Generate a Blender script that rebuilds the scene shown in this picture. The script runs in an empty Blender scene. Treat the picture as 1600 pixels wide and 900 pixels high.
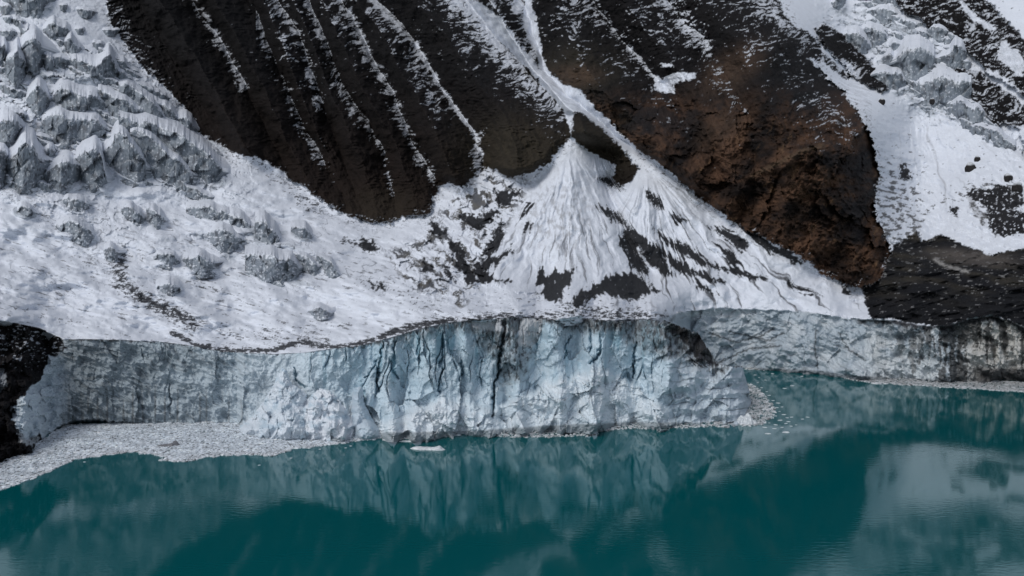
import bpy, math
import numpy as np

# ------------------------------------------------------------------ camera, light, exposure
H = 64.0                      # camera height above the lake, metres
F = 1256.0                    # focal length in pixels of a 1600 px wide frame
PITCH = math.atan(100.0 / F)
scene = bpy.context.scene
cam_d = bpy.data.cameras.new('camera'); cam_d.sensor_width = 36.0; cam_d.lens = 36.0 * F / 1600.0
cam_d.clip_start = 1.0; cam_d.clip_end = 8000.0
cam = bpy.data.objects.new('camera', cam_d); scene.collection.objects.link(cam)
cam.location = (0, 0, H); cam.rotation_euler = (math.pi / 2 - PITCH, 0, 0)
scene.camera = cam
SUN_EL, SUN_AZ = math.radians(46), math.radians(-136)     # azimuth from +Y, clockwise
world = bpy.data.worlds.new('World'); scene.world = world; world.use_nodes = True
wn = world.node_tree; bg = wn.nodes['Background']
sky = wn.nodes.new('ShaderNodeTexSky'); sky.sky_type = 'NISHITA'; sky.sun_disc = False
sky.sun_elevation = SUN_EL; sky.sun_rotation = SUN_AZ; sky.altitude = 3500; sky.dust_density = 4.0; sky.air_density = 1.0; sky.ozone_density = 1.0
hs = wn.nodes.new('ShaderNodeHueSaturation'); hs.inputs['Saturation'].default_value = 0.45
wn.links.new(sky.outputs[0], hs.inputs['Color']); wn.links.new(hs.outputs[0], bg.inputs['Color'])
bg.inputs['Strength'].default_value = 0.10
sun_d = bpy.data.lights.new('sun', 'SUN'); sun_d.energy = 1.25; sun_d.angle = math.radians(28); sun_d.color = (1.0, 0.97, 0.93)
sun = bpy.data.objects.new('sun', sun_d); scene.collection.objects.link(sun)
sun.rotation_euler = (math.pi / 2 - SUN_EL, 0, math.pi - SUN_AZ)
scene.view_settings.view_transform = 'Standard'; scene.view_settings.look = 'None'
scene.view_settings.gamma = 1.0; scene.view_settings.use_curve_mapping = False
scene.view_settings.exposure = 0.42
scene.cycles.max_bounces = 6; scene.cycles.diffuse_bounces = 3; scene.cycles.glossy_bounces = 3
scene.cycles.use_denoising = True

rng = np.random.default_rng(7)
# ------------------------------------------------------------------ noise helpers (numpy)
def _hash(ix, iy, seed):
    h = (ix.astype(np.uint32) * np.uint32(374761393)) ^ (iy.astype(np.uint32) * np.uint32(668265263)) ^ np.uint32((seed * 2246822519 + 3266489917) & 0xffffffff)
    h ^= h >> np.uint32(15); h *= np.uint32(2246822519); h ^= h >> np.uint32(13); h *= np.uint32(3266489917); h ^= h >> np.uint32(16)
    return h
def rnd(ix, iy, seed):
    return (_hash(ix, iy, seed) & np.uint32(0xffffff)).astype(np.float32) / np.float32(16777215.0)
def noise(x, y, seed=0):
    x = np.asarray(x, dtype=np.float32); y = np.asarray(y, dtype=np.float32)
    x0 = np.floor(x); y0 = np.floor(y); fx = x - x0; fy = y - y0
    ix = x0.astype(np.int32); iy = y0.astype(np.int32)
    def g(dx, dy):
        a = rnd(ix + dx, iy + dy, seed) * np.float32(2 * math.pi)
        return np.cos(a) * (fx - dx) + np.sin(a) * (fy - dy)
    sx = fx * fx * fx * (fx * (fx * 6 - 15) + 10); sy = fy * fy * fy * (fy * (fy * 6 - 15) + 10)
    a = g(0, 0); b = g(1, 0); c = g(0, 1); d = g(1, 1)
    return ((a + (b - a) * sx) * (1 - sy) + (c + (d - c) * sx) * sy) * 1.5
def fbm(x, y, octv=4, seed=0, gain=0.5):
    s = 0; amp = 1.0; tot = 0
    for i in range(octv):
        s = s + amp * noise(x * 2.0 ** i + 17.3 * i, y * 2.0 ** i + 5.1 * i, seed + i * 31); tot += amp; amp *= gain
    return s / tot
def ridged(x, y, octv=4, seed=0, gain=0.55):
    s = 0; amp = 1.0; tot = 0
    for i in range(octv):
        s = s + amp * (1 - 2 * np.abs(noise(x * 2.0 ** i + 9.7 * i, y * 2.0 ** i, seed + i * 31))); tot += amp; amp *= gain
    return s / tot
def voronoi(x, y, seed=0):
    x = np.asarray(x, dtype=np.float32); y = np.asarray(y, dtype=np.float32)
    ix = np.floor(x).astype(np.int32); iy = np.floor(y).astype(np.int32)
    f1 = np.full(x.shape, 9e9, np.float32); f2 = f1.copy(); cx = np.zeros_like(f1); cy = cx.copy(); dx1 = cx.copy(); dy1 = cx.copy()
    for j in (-1, 0, 1):
        for i in (-1, 0, 1):
            px = ix + i + rnd(ix + i, iy + j, seed); py = iy + j + rnd(ix + i, iy + j, seed + 1)
            ddx = x - px; ddy = y - py; d = ddx * ddx + ddy * ddy
            m = d < f1
            f2 = np.where(m, f1, np.minimum(f2, d)); f1 = np.where(m, d, f1)
            cx = np.where(m, ix + i, cx); cy = np.where(m, iy + j, cy); dx1 = np.where(m, ddx, dx1); dy1 = np.where(m, ddy, dy1)
    return np.sqrt(f1), np.sqrt(f2), cx.astype(np.int32), cy.astype(np.int32), dx1, dy1
def facets(x, y, seed=0, tilt=1.0, step=1.0):
    """broken plates: every cell has its own height and tilt"""
    f1, f2, cx, cy, dx, dy = voronoi(x, y, seed)
    return step * (rnd(cx, cy, seed + 5) - .5) * 2 + tilt * ((rnd(cx, cy, seed + 6) - .5) * 2 * dx + (rnd(cx, cy, seed + 7) - .5) * 2 * dy), f2 - f1
def sst(a, b, x):
    t = np.clip((x - a) / (b - a), 0, 1); return t * t * (3 - 2 * t)
def seg_dist(u, v, pts, reach=1e9, vw=1.0):
    """distance to a polyline, inf-like beyond reach"""
    out = np.full(u.shape, 1e4, np.float32)
    p = np.array(pts, float)
    for (x0, y0), (x1, y1) in zip(p[:-1], p[1:]):
        lo = (u > min(x0, x1) - reach) & (u < max(x0, x1) + reach) & (v > min(y0, y1) - reach) & (v < max(y0, y1) + reach)
        uu = u[lo]; vv = v[lo]; dx = x1 - x0; dy = y1 - y0
        t = np.clip(((uu - x0) * dx + (vv - y0) * dy) / (dx * dx + dy * dy + 1e-9), 0, 1)
        d = np.hypot(uu - x0 - t * dx, vv - y0 - t * dy)
        out[lo] = np.minimum(out[lo], d)
    return out
def poly_sd(u, v, pts, margin=45):
    """signed distance to a polygon: negative inside"""
    p = np.array(pts, float)
    lo = (u > p[:, 0].min() - margin) & (u < p[:, 0].max() + margin) & (v > p[:, 1].min() - margin) & (v < p[:, 1].max() + margin)
    out = np.full(u.shape, 1e3, np.float32)
    uu = u[lo]; vv = v[lo]; ins = np.zeros(uu.shape, bool); d = np.full(uu.shape, 1e6)
    n = len(p)
    for i in range(n):
        x0, y0 = p[i]; x1, y1 = p[(i + 1) % n]
        c = ((y0 > vv) != (y1 > vv)) & (uu < (x1 - x0) * (vv - y0) / (y1 - y0 + 1e-12) + x0)
        ins ^= c
        dx = x1 - x0; dy = y1 - y0
        t = np.clip(((uu - x0) * dx + (vv - y0) * dy) / (dx * dx + dy * dy + 1e-9), 0, 1)
        d = np.minimum(d, (uu - x0 - t * dx) ** 2 + (vv - y0 - t * dy) ** 2)
    d = np.sqrt(d); out[lo] = np.where(ins, -d, d)
    return out
def blur(a, k=1):
    for _ in range(k):
        a = (a + np.roll(a, 1, 0) + np.roll(a, -1, 0) + np.roll(a, 1, 1) + np.roll(a, -1, 1)) / 5
    return a
def curve(pts):
    p = np.array(pts, float)
    return lambda q: np.interp(q, p[:, 0], p[:, 1])
def mix(a, b, m):
    return a * (1 - m[..., None]) + np.array(b, np.float32) * m[..., None] if not (isinstance(b, np.ndarray) and b.ndim > 1) else a * (1 - m[..., None]) + b * m[..., None]

# image pixel (u, v), followed along its camera ray -> a point of the land at horizontal distance Y
SP, CP = math.sin(PITCH), math.cos(PITCH)
def sight(u, v):
    a = (np.asarray(u, float) - 800) / F; b = (450 - np.asarray(v, float)) / F
    dy = CP + b * SP; dz = b * CP - SP
    return a / dy, dz / dy
def to_world(u, v, Y):
    dx, dz = sight(u, v)
    return np.stack([dx * Y, Y + 0 * dx, H + dz * Y], -1)
def y_on_water(u, v):
    return -H / sight(u, v)[1]

# ------------------------------------------------------------------ materials
def land_material(name, rough, bump, scale, spec=0.25, var=0.25, coarse=0.12):
    m = bpy.data.materials.new(name); m.use_nodes = True; nt = m.node_tree; N = nt.nodes; L = nt.links
    b = N['Principled BSDF']; b.inputs['Roughness'].default_value = rough; b.inputs['Specular IOR Level'].default_value = spec
    at = N.new('ShaderNodeAttribute'); at.attribute_name = 'albedo'
    tc = N.new('ShaderNodeTexCoord')
    n1 = N.new('ShaderNodeTexNoise'); n1.inputs['Scale'].default_value = scale; n1.inputs['Detail'].default_value = 8; n1.inputs['Roughness'].default_value = .65
    n2 = N.new('ShaderNodeTexNoise'); n2.inputs['Scale'].default_value = coarse; n2.inputs['Detail'].default_value = 4
    L.new(tc.outputs['Object'], n1.inputs['Vector']); L.new(tc.outputs['Object'], n2.inputs['Vector'])
    ad = N.new('ShaderNodeMath'); ad.operation = 'ADD'; L.new(n1.outputs['Fac'], ad.inputs[0]); L.new(n2.outputs['Fac'], ad.inputs[1])
    mr = N.new('ShaderNodeMapRange'); mr.inputs['From Min'].default_value = .6; mr.inputs['From Max'].default_value = 1.4
    mr.inputs['To Min'].default_value = 1 - var; mr.inputs['To Max'].default_value = 1 + var * .8
    L.new(ad.outputs[0], mr.inputs['Value'])
    vm = N.new('ShaderNodeVectorMath'); vm.operation = 'SCALE'; L.new(at.outputs['Color'], vm.inputs[0]); L.new(mr.outputs[0], vm.inputs['Scale'])
    L.new(vm.outputs[0], b.inputs['Base Color'])
    bp = N.new('ShaderNodeBump'); bp.inputs['Strength'].default_value = bump; bp.inputs['Distance'].default_value = .5
    L.new(n1.outputs['Fac'], bp.inputs['Height']); L.new(bp.outputs[0], b.inputs['Normal'])
    return m
M_ROCK = land_material('frozen_rock', .92, .8, .9, .15, .35)
M_SNOW = land_material('snow', .85, .35, .7, .2, .07)
M_ICE = land_material('glacier_ice', .55, .5, .8, .35, .10)
M_GRIT = land_material('moraine_grit', .95, .8, 1.4, .1, .35)

def build_mesh(name, P, col, face_mask, mat, double=None):
    """P: (r, c, 3) grid of points; keeps the faces of face_mask (r-1, c-1)"""
    r, c = P.shape[:2]
    idx = np.arange(r * c).reshape(r, c)
    quads = np.stack([idx[:-1, :-1], idx[:-1, 1:], idx[1:, 1:], idx[1:, :-1]], -1)[face_mask]
    used = np.unique(quads); remap = np.full(r * c, -1, np.int64); remap[used] = np.arange(len(used))
    return mesh_from(name, P.reshape(-1, 3)[used], remap[quads], col.reshape(-1, 3)[used] if col is not None else None, mat)
def mesh_from(name, V, quads, col, mat, smooth=True):
    me = bpy.data.meshes.new(name)
    nf, k = quads.shape
    me.vertices.add(len(V)); me.vertices.foreach_set('co', np.ascontiguousarray(V, np.float32).ravel())
    me.loops.add(nf * k); me.loops.foreach_set('vertex_index', np.ascontiguousarray(quads, np.int32).ravel())
    me.polygons.add(nf); me.polygons.foreach_set('loop_start', np.arange(0, nf * k, k, dtype=np.int32))
    me.polygons.foreach_set('use_smooth', np.full(nf, smooth))
    me.update(calc_edges=True)
    if col is not None:
        ca = me.color_attributes.new('albedo', 'FLOAT_COLOR', 'POINT')
        rgba = np.ones((len(V), 4), np.float32); rgba[:, :3] = np.clip(col, 0, 1); ca.data.foreach_set('color', rgba.ravel())
    me.materials.append(mat)
    o = bpy.data.objects.new(name, me); scene.collection.objects.link(o)
    return o
def structure(o): o['kind'] = 'structure'; return o
def thing(o, label, cat, group=None):
    o['label'] = label; o['category'] = cat
    if group: o['group'] = group
    return o

def grid_normals(P):
    du = np.gradient(P, axis=1); dv = np.gradient(P, axis=0)
    n = np.cross(dv, du); n /= np.linalg.norm(n, axis=-1, keepdims=True) + 1e-9
    flip = n[..., 1] > 0
    return n  # oriented by caller

SNOW = np.array([.70, .735, .80], np.float32); ICE = np.array([.40, .45, .50], np.float32); GRIT = np.array([.022, .023, .027], np.float32)
BLACK = np.array([.013, .012, .013], np.float32); BROWN = np.array([.062, .034, .021], np.float32); OLIVE = np.array([.05, .042, .028], np.float32)

# ------------------------------------------------------------------ outlines of the ice front
waterF = curve([(-250, 840), (-150, 800), (0, 728), (40, 712), (62, 692), (75, 680), (100, 672), (200, 667), (370, 663), (380, 670), (450, 675), (560, 678), (640, 678), (750, 675), (850, 668), (900, 665), (1000, 662), (1100, 663), (1150, 666), (1200, 663)])
rimF = curve([(-250, 480), (-100, 490), (0, 500), (60, 512), (100, 530), (150, 530), (250, 533), (300, 540), (350, 549), (430, 553), (480, 550), (520, 544), (560, 540), (600, 530), (650, 515), (700, 503), (760, 499), (800, 495), (860, 498), (900, 495), (950, 500), (1000, 498), (1040, 500), (1060, 508), (1090, 518), (1105, 542), (1120, 564), (1135, 572), (1160, 571), (1168, 600), (1178, 635), (1188, 655), (1200, 664)])
leanF = curve([(-250, 60), (0, 34), (60, 24), (100, 10), (150, 6), (1050, 7), (1100, 14), (1200, 18)])
waterB = curve([(1030, 577), (1165, 577), (1280, 582), (1330, 590), (1400, 593), (1500, 598), (1600, 603), (1700, 612), (1850, 630)])
rimB = curve([(1030, 500), (1060, 488), (1120, 483), (1200, 485), (1260, 487), (1320, 498), (1400, 501), (1450, 510), (1480, 509), (1510, 500), (1545, 493), (1575, 500), (1600, 512), (1700, 520), (1850, 530)])

# ================================================================== front ice cliff sheet
def front_depth(u, v, detail=True):
    w = waterF(u); r = rimF(u)
    Yw = y_on_water(u, w)
    t = np.clip((w - v) / (w - r), 0, 1.3)
    ul = curve([(-250, 10), (110, 6), (370, 0), (560, 2), (700, -3), (800, 2), (950, 0), (1050, 3), (1200, 8)])(u) * t
    Y = Yw + leanF(u) * t + ul * .5
    ice = sst(60, 130, u)
    mid = sst(430, 580, u) * (1 - sst(1020, 1110, u))
    left = sst(70, 120, u) * (1 - sst(340, 460, u))
    nose = sst(1010, 1090, u)
    rock = 1 - ice
    wx = fbm(u / 45, v / 60, 3, 11) * 10
    # columns and buttresses of broken ice
    Y = Y + mid * (fbm((u + wx) / 46, v / 260, 2, 21) * 10)
    Y = Y + ice * fbm(u / 150, v / 110, 3, 22) * 5
    f, e = facets((u + wx) / 30, (v + wx * 2) / 62, 31, 3.2, 2.3); Y = Y + f * (mid * .95 + nose * .5 + left * .35)
    f, e2 = facets((u - wx) / 13, (v + wx) / 24, 41, 1.0, .55); Y = Y + f * (mid + nose * .8 + left * .32)
    Y = Y + ice * fbm(u / 9, v / 12, 4, 51, .6) * (.9 + .3 * mid)
    n = noise((u + wx * 1.6) / 21, v / 150, 61); gate = sst(-.05, .35, noise(u / 70, v / 60, 62)) * sst(.15, .5, t)
    crack = np.exp(-(n / .04) ** 2) * gate * (mid + .25 * left)
    Y = Y + crack * 2.8
    # single named clefts
    marks = np.zeros_like(Y)
    for pts, wd, dp in [([(790, 503), (783, 545), (778, 575), (773, 600), (772, 630), (770, 650)], 3.2, 9), ([(600, 530), (594, 560), (590, 590), (592, 612)], 2.0, 5),
                        ([(693, 520), (690, 560), (687, 600), (687, 612)], 2.2, 5), ([(617, 535), (613, 575), (620, 590)], 3.0, 4.5), ([(567, 612), (570, 635), (580, 652), (592, 668)], 2.4, 5),
                        ([(722, 565), (720, 595)], 2.0, 3.5), ([(940, 525), (937, 550), (925, 568)], 2.6, 4), ([(993, 535), (990, 560), (992, 590)], 2.0, 4), ([(655, 530), (653, 570)], 1.8, 3),
                        ([(458, 575), (463, 592), (475, 605)], 2.0, 3.5), ([(265, 600), (267, 635)], 1.8, 3), ([(590, 560), (581, 580), (572, 590)], 1.6, 3), ([(890, 525), (880, 560)], 2.0, 3), ([(923, 515), (922, 550)], 1.6, 3), ([(840, 520), (838, 560)], 1.5, 2.5)]:
        d = seg_dist(u + fbm(u / 12, v / 14, 3, 66) * 7, v, pts, 18); g = np.exp(-(d / (wd * .75)) ** 2); Y = Y + dp * .62 * g; marks = np.maximum(marks, g)
    # foliation of the left bay and of the tip
    arc = np.hypot(u - 30, (v - 790) * 1.25) + fbm(u / 60, v / 50, 4, 71, .6) * 26
    fol = ridged(arc / 22, (u + v) / 160, 3, 72)
    Y = Y - left * (fol * .9 + ridged((u + v * .55) / 60, (v - u * .55) / 26, 3, 74) * 3.2)
    bed = v + (u - 1100) * .12 + fbm(u / 40, v / 40, 3, 73) * 8
    Y = Y + nose * sst(.1, .75, t) * 0 + nose * (np.abs(((bed / 19) % 1) - .5) * 2.4 + fbm(u / 34, v / 34, 4, 75) * 9 + facets((u + wx) / 34, (v + u * .6) / 30, 76, 3.0, 1.4)[0])
    # meltwater cave under the left bay
    cave = sst(0, 1, (1 - ((u - 165) / 95) ** 2) * 28 - (w - v)) if False else None
    hc = np.clip(curve([(78, 0), (90, 9), (120, 16), (150, 15), (190, 10), (230, 5), (270, 0)])(u) + fbm(u / 12, v * 0, 3, 133) * 7, 0, 30)
    Y = Y + 9 * sst(0, 1, (hc - (w - v)) / 7 * (hc > 1)) * (u > 70) * (u < 275)
    Y = Y + left * 8 * (1 - t) ** 1.5 * np.exp(-((u - 230) / 120) ** 2)
    # loose ice debris heaped at the foot
    ah = curve([(365, 0), (380, 14), (420, 45), (440, 62), (470, 48), (520, 58), (560, 40), (600, 26), (640, 40), (690, 62), (730, 52), (770, 40), (830, 66), (880, 84), (940, 96), (1000, 66), (1040, 26), (1060, 4), (1110, 0)])(u) * (1 + .22 * fbm(u / 20, u * 0, 3, 81))
    apron = sst(0, 1, (ah - (w - v)) / 16) * (ah > 1)
    Y = Y - apron * (2.5 + 6.5 * np.clip((ah - (w - v)) / 90, 0, 1)) - apron * (facets((u + wx) / 34, (v + wx) / 26, 82, 2.6, 1.2)[0] + facets((u - wx) / 14, (v + wx) / 11, 84, .8, .4)[0] + fbm(u / 9, v / 8, 5, 83, .65) * .9 + fbm(u / 40, v / 30, 2, 85) * 3)
    # the tip rounds away
    Y = Y + 26 * sst(1120, 1195, u) ** 2
    # dark rock bank on the left
    Y = Y + rock * (fbm(u / 30, v / 26, 5, 91, .6) * 7 + facets(u / 16, v / 15, 92, 2, 1.5)[0])
    Y = np.where(t > .9, Y + 0, Y)
    return Y, dict(t=t, mid=mid, left=left, nose=nose, rock=rock, crack=crack, marks=marks, apron=apron, bed=bed, fol=fol, arc=arc, w=w)

def front_colour(u, v, Y, k, N):
    t = k['t']
    big = fbm(u / 60, v / 45, 4, 101)
    c = np.broadcast_to(np.array([.58, .66, .72], np.float32), u.shape + (3,)).copy()
    blue = np.clip(.5 + big * .8 + .35 * sst(.35, .9, t) + .3 * noise((u) / 26, v / 120, 103), 0, 1) * k['mid']
    c = mix(c, [.40, .56, .66], blue * .62)
    c = mix(c, [.13, .30, .40], np.clip(k['crack'] * .6 + k['marks'], 0, 1) * .7)
    c = mix(c, [.20, .38, .47], sst(.25, .6, noise(u / 10, v / 70, 104)) * k['mid'] * sst(.3, .8, t) * .6)
    # left bay: grey ice with rock flour streaks
    lt = fbm(u / 30, v / 40, 4, 105)
    grey = mix(np.broadcast_to(np.array([.40, .47, .52], np.float32), c.shape).copy(), [.27, .32, .355], sst(-.3, .6, fbm(u / 80, v / 60, 3, 138)))
    grey = mix(grey, [.40, .47, .52], sst(.25, .6, noise(k['arc'] / 6.5, u / 120, 106)) * .55)
    grey = mix(grey, [.13, .15, .165], sst(.3, .6, noise(k['arc'] / 5, (u + v) / 70, 107)) * .6)
    grey = mix(grey, [.11, .11, .11], sst(.15, .5, noise(u / 5, v / 90, 108)) * sst(.6, .2, t) * .6)
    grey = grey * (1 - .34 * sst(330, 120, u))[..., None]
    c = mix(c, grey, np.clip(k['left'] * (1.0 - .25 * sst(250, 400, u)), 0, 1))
    # beds of the tip
    dark = sst(.42, .5, np.abs(((k['bed'] / 19) % 1) - .5)) * sst(-.1, .35, noise(u / 40, v / 30, 109))
    c = mix(c, [.50, .57, .63], k['nose'] * .6)
    c = mix(c, [.05, .07, .09], k['nose'] * dark * .8 * sst(1.0, .7, t))
    # white crushed ice
    c = mix(c, [.76, .81, .85], k['apron'] * (.62 + .38 * sst(-.2, .4, fbm(u / 16, v / 12, 3, 110))) * np.where(u < 700, .95, .75))
    c = mix(c, [.62, .67, .72], sst(.25, .55, fbm(u / 12, v / 14, 4, 111)) * .35 * (1 - k['left']))
    # dirty rim and washed-down grit
    below = (v - rimF(u))
    rimd = curve([(90, 4), (180, 6), (300, 3), (450, 2), (540, 3), (600, 16), (680, 14), (740, 26), (775, 70), (790, 90), (815, 75), (850, 26), (900, 30), (960, 34), (1010, 40), (1050, 62), (1090, 64), (1120, 40), (1135, 12), (1160, 4)])(u)
    sp = fbm(u / 7, v / 12, 4, 112, .6) + .35 * noise(u / 3.2, v / 22, 113)
    gm = sst(.0, .28, sp + .55 - 1.05 * below / rimd) * (below < rimd * 2)
    c = mix(c, [.10, .105, .11], gm * .72)
    c = mix(c, [.035, .035, .04], sst(.1, .35, sp + .25 - 1.0 * below / rimd) * (below < rimd * 1.5) * .85)
    for pts, wd, cc in [([(1005, 520), (1030, 512), (1060, 512), (1065, 530)], 1, None)]:
        pass
    for pl, kk in [([(735, 506), (800, 498), (816, 520), (832, 560), (815, 597), (788, 602), (768, 560), (745, 535)], .9), ([(860, 496), (960, 498), (1100, 512), (1122, 568), (1090, 577), (1062, 556), (1040, 562), (1000, 545), (960, 524), (900, 518)], .95), ([(640, 512), (740, 500), (745, 520), (650, 530), (600, 545), (590, 535)], .6)]:
        m_ = sst(8, -10, poly_sd(u + fbm(u / 14, v / 14, 3, 134) * 14, v + fbm(u / 14, v / 14, 3, 135) * 12, pl)) * kk
        c = mix(c, [.15, .16, .17], m_ * .55)
        c = mix(c, [.030, .032, .036], m_ * sst(-.02, .22, fbm(u / 6, v / 9, 5, 136, .68) + .1 * noise(u / 3, v / 20, 137)) * .9)
    # black rubble on the shoulder of the tip
    blk = poly_sd(u + noise(u / 9, v / 9, 114) * 5, v + noise(u / 7, v / 7, 115) * 4, [(1042, 522), (1048, 507), (1060, 504), (1074, 512), (1082, 526), (1096, 520), (1110, 530), (1112, 555), (1118, 568), (1100, 566), (1085, 556), (1072, 538), (1060, 522)])
    c = mix(c, [.018, .018, .02], sst(2, -2, blk) * .95)
    blk = poly_sd(u + noise(u / 9, v / 9, 116) * 5, v + noise(u / 7, v / 7, 115) * 4, [(1068, 545), (1085, 550), (1110, 562), (1125, 570), (1100, 575), (1080, 570)])
    c = mix(c, [.03, .03, .035], sst(2, -2, blk) * sst(-.2, .1, noise((u - v * 1.4) / 4, (u + v) / 16, 117)) * .95)
    wf = poly_sd(u + noise(u / 9, v / 9, 116) * 3, v, [(816, 497), (846, 497), (846, 520), (832, 545), (812, 540), (808, 532)])
    c = mix(c, [.50, .52, .54], sst(2, -2, wf) * .9)
    wf = poly_sd(u + noise(u / 9, v / 9, 116) * 3, v, [(735, 502), (788, 497), (795, 520), (778, 518), (740, 512)])
    c = mix(c, [.5, .52, .55], sst(2, -2, wf) * .8)
    # darker strip along the waterline
    c = mix(c, [.06, .08, .09], sst(4.5, .5, (k['w'] - v)) * .6)
    # rock bank
    rk = poly_sd(u + fbm(u / 14, v / 14, 3, 118) * 14, v + fbm(u / 14, v / 14, 3, 119) * 10, [(-300, 400), (60, 505), (104, 527), (98, 545), (80, 560), (62, 590), (45, 610), (22, 635), (20, 660), (40, 690), (60, 676), (66, 692), (40, 730), (-300, 900)])
    rm = sst(1.5, -1.5, rk)
    rock = np.broadcast_to(BLACK, c.shape).copy()
    sn = fbm(u / 9, v / 4.5, 4, 120, .6)
    rock = mix(rock, [.5, .53, .58], sst(.1, .22, sn - .06 - .5 * sst(545, 620, v) + .15 * sst(90, 20, u) * 0) * .85)
    rock = mix(rock, [.4, .43, .47], sst(4, -1, poly_sd(u + noise(u / 5, v / 5, 121) * 5, v + noise(u / 5, v / 5, 122) * 5, [(-20, 575), (5, 578), (10, 600), (0, 610), (-20, 605)])) * .8)
    c = mix(c, rock, rm)
    c = mix(c, [.5, .53, .56], sst(2, -2, poly_sd(u + noise(u / 4, v / 4, 123) * 6, v + noise(u / 4, v / 4, 124) * 5, [(30, 672), (40, 685), (62, 682), (60, 694), (42, 695), (30, 690)])) * .8)
    return c, rm

us = np.concatenate([np.linspace(-240, -10, 60)[:-1], np.arange(-10, 1196, .95)])
nr = 240
tt = np.linspace(-.085, 1.0, nr)
U = np.broadcast_to(us, (nr, len(us))).astype(np.float64)
Wv = waterF(us); Rv = rimF(us)
ragged = fbm(us / 9, us * 0 + 3.3, 4, 130, .65) * (9 + 9 * sst(560, 640, us)) * sst(80, 130, us) * (1 - .6 * sst(1110, 1130, us)) + (fbm(us / 40, us * 0, 3, 131) * 7 + (rnd(np.floor((us + 6 * noise(us / 20, us * 0, 139)) / 15).astype(np.int32), np.zeros(len(us), np.int32), 140) - .5) * 8) * sst(520, 600, us) * (1 - sst(1080, 1110, us))
V = Wv + (Rv + ragged - Wv) * tt[:, None]
U = U + sst(1140, 1196, U) * (fbm(V / 13, V * 0 + 2, 4, 132, .6) * 9)
YF, kf = front_depth(U, V)
colF, rockm = front_colour(U, V, YF, kf, None)
PF = to_world(U, V, YF)
# top surface running back under the snow, and the flank of the tip
caps = []; capc = []
rim = PF[-1]; capd = np.array([1.5, 4, 8, 14, 22, 32, 44, 60])
for i, d in enumerate(capd):
    q = rim.copy(); q[:, 1] += d; q[:, 2] -= .32 * d; q[:, 0] -= .03 * d * np.sign(q[:, 0]) * 0
    caps.append(q); capc.append(colF[-1])
PFa = np.concatenate([PF, np.stack(caps)]); cFa = np.concatenate([colF, np.stack(capc)])
side = []; sidec = []
for i, d in enumerate([1, 3, 6, 10, 16, 24, 36, 52, 70]):
    q = PFa[:, -1].copy(); q[:, 1] += d; q[:, 0] += -.05 * d + .004 * d * (d < 10); q[:, 2] = np.where(q[:, 2] > 0, q[:, 2] * (1 - .004 * d), q[:, 2])
    side.append(q); sidec.append(cFa[:, -1])
PFa = np.concatenate([PFa, np.stack(side, 1)], 1); cFa = np.concatenate([cFa, np.stack(sidec, 1)], 1)
uu = np.concatenate([us, np.full(len(side), 1196.)])
isrock = np.zeros(PFa.shape[:2]); isrock[:nr, :len(us)] = rockm; isrock[nr:, :len(us)] = rockm[-1]
for _ in range(14): isrock = (isrock + np.roll(isrock, 1, 0) + np.roll(isrock, -1, 0) + np.roll(isrock, 1, 1) + np.roll(isrock, -1, 1)) / 5
isrock[:, 400:] = 0
fr = (isrock[:-1, :-1] + isrock[1:, 1:]) > 1.0
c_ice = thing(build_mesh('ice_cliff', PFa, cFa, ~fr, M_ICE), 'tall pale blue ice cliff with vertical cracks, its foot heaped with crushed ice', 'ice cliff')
structure(build_mesh('rock_bank', PFa, cFa, fr, M_ROCK))

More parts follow.
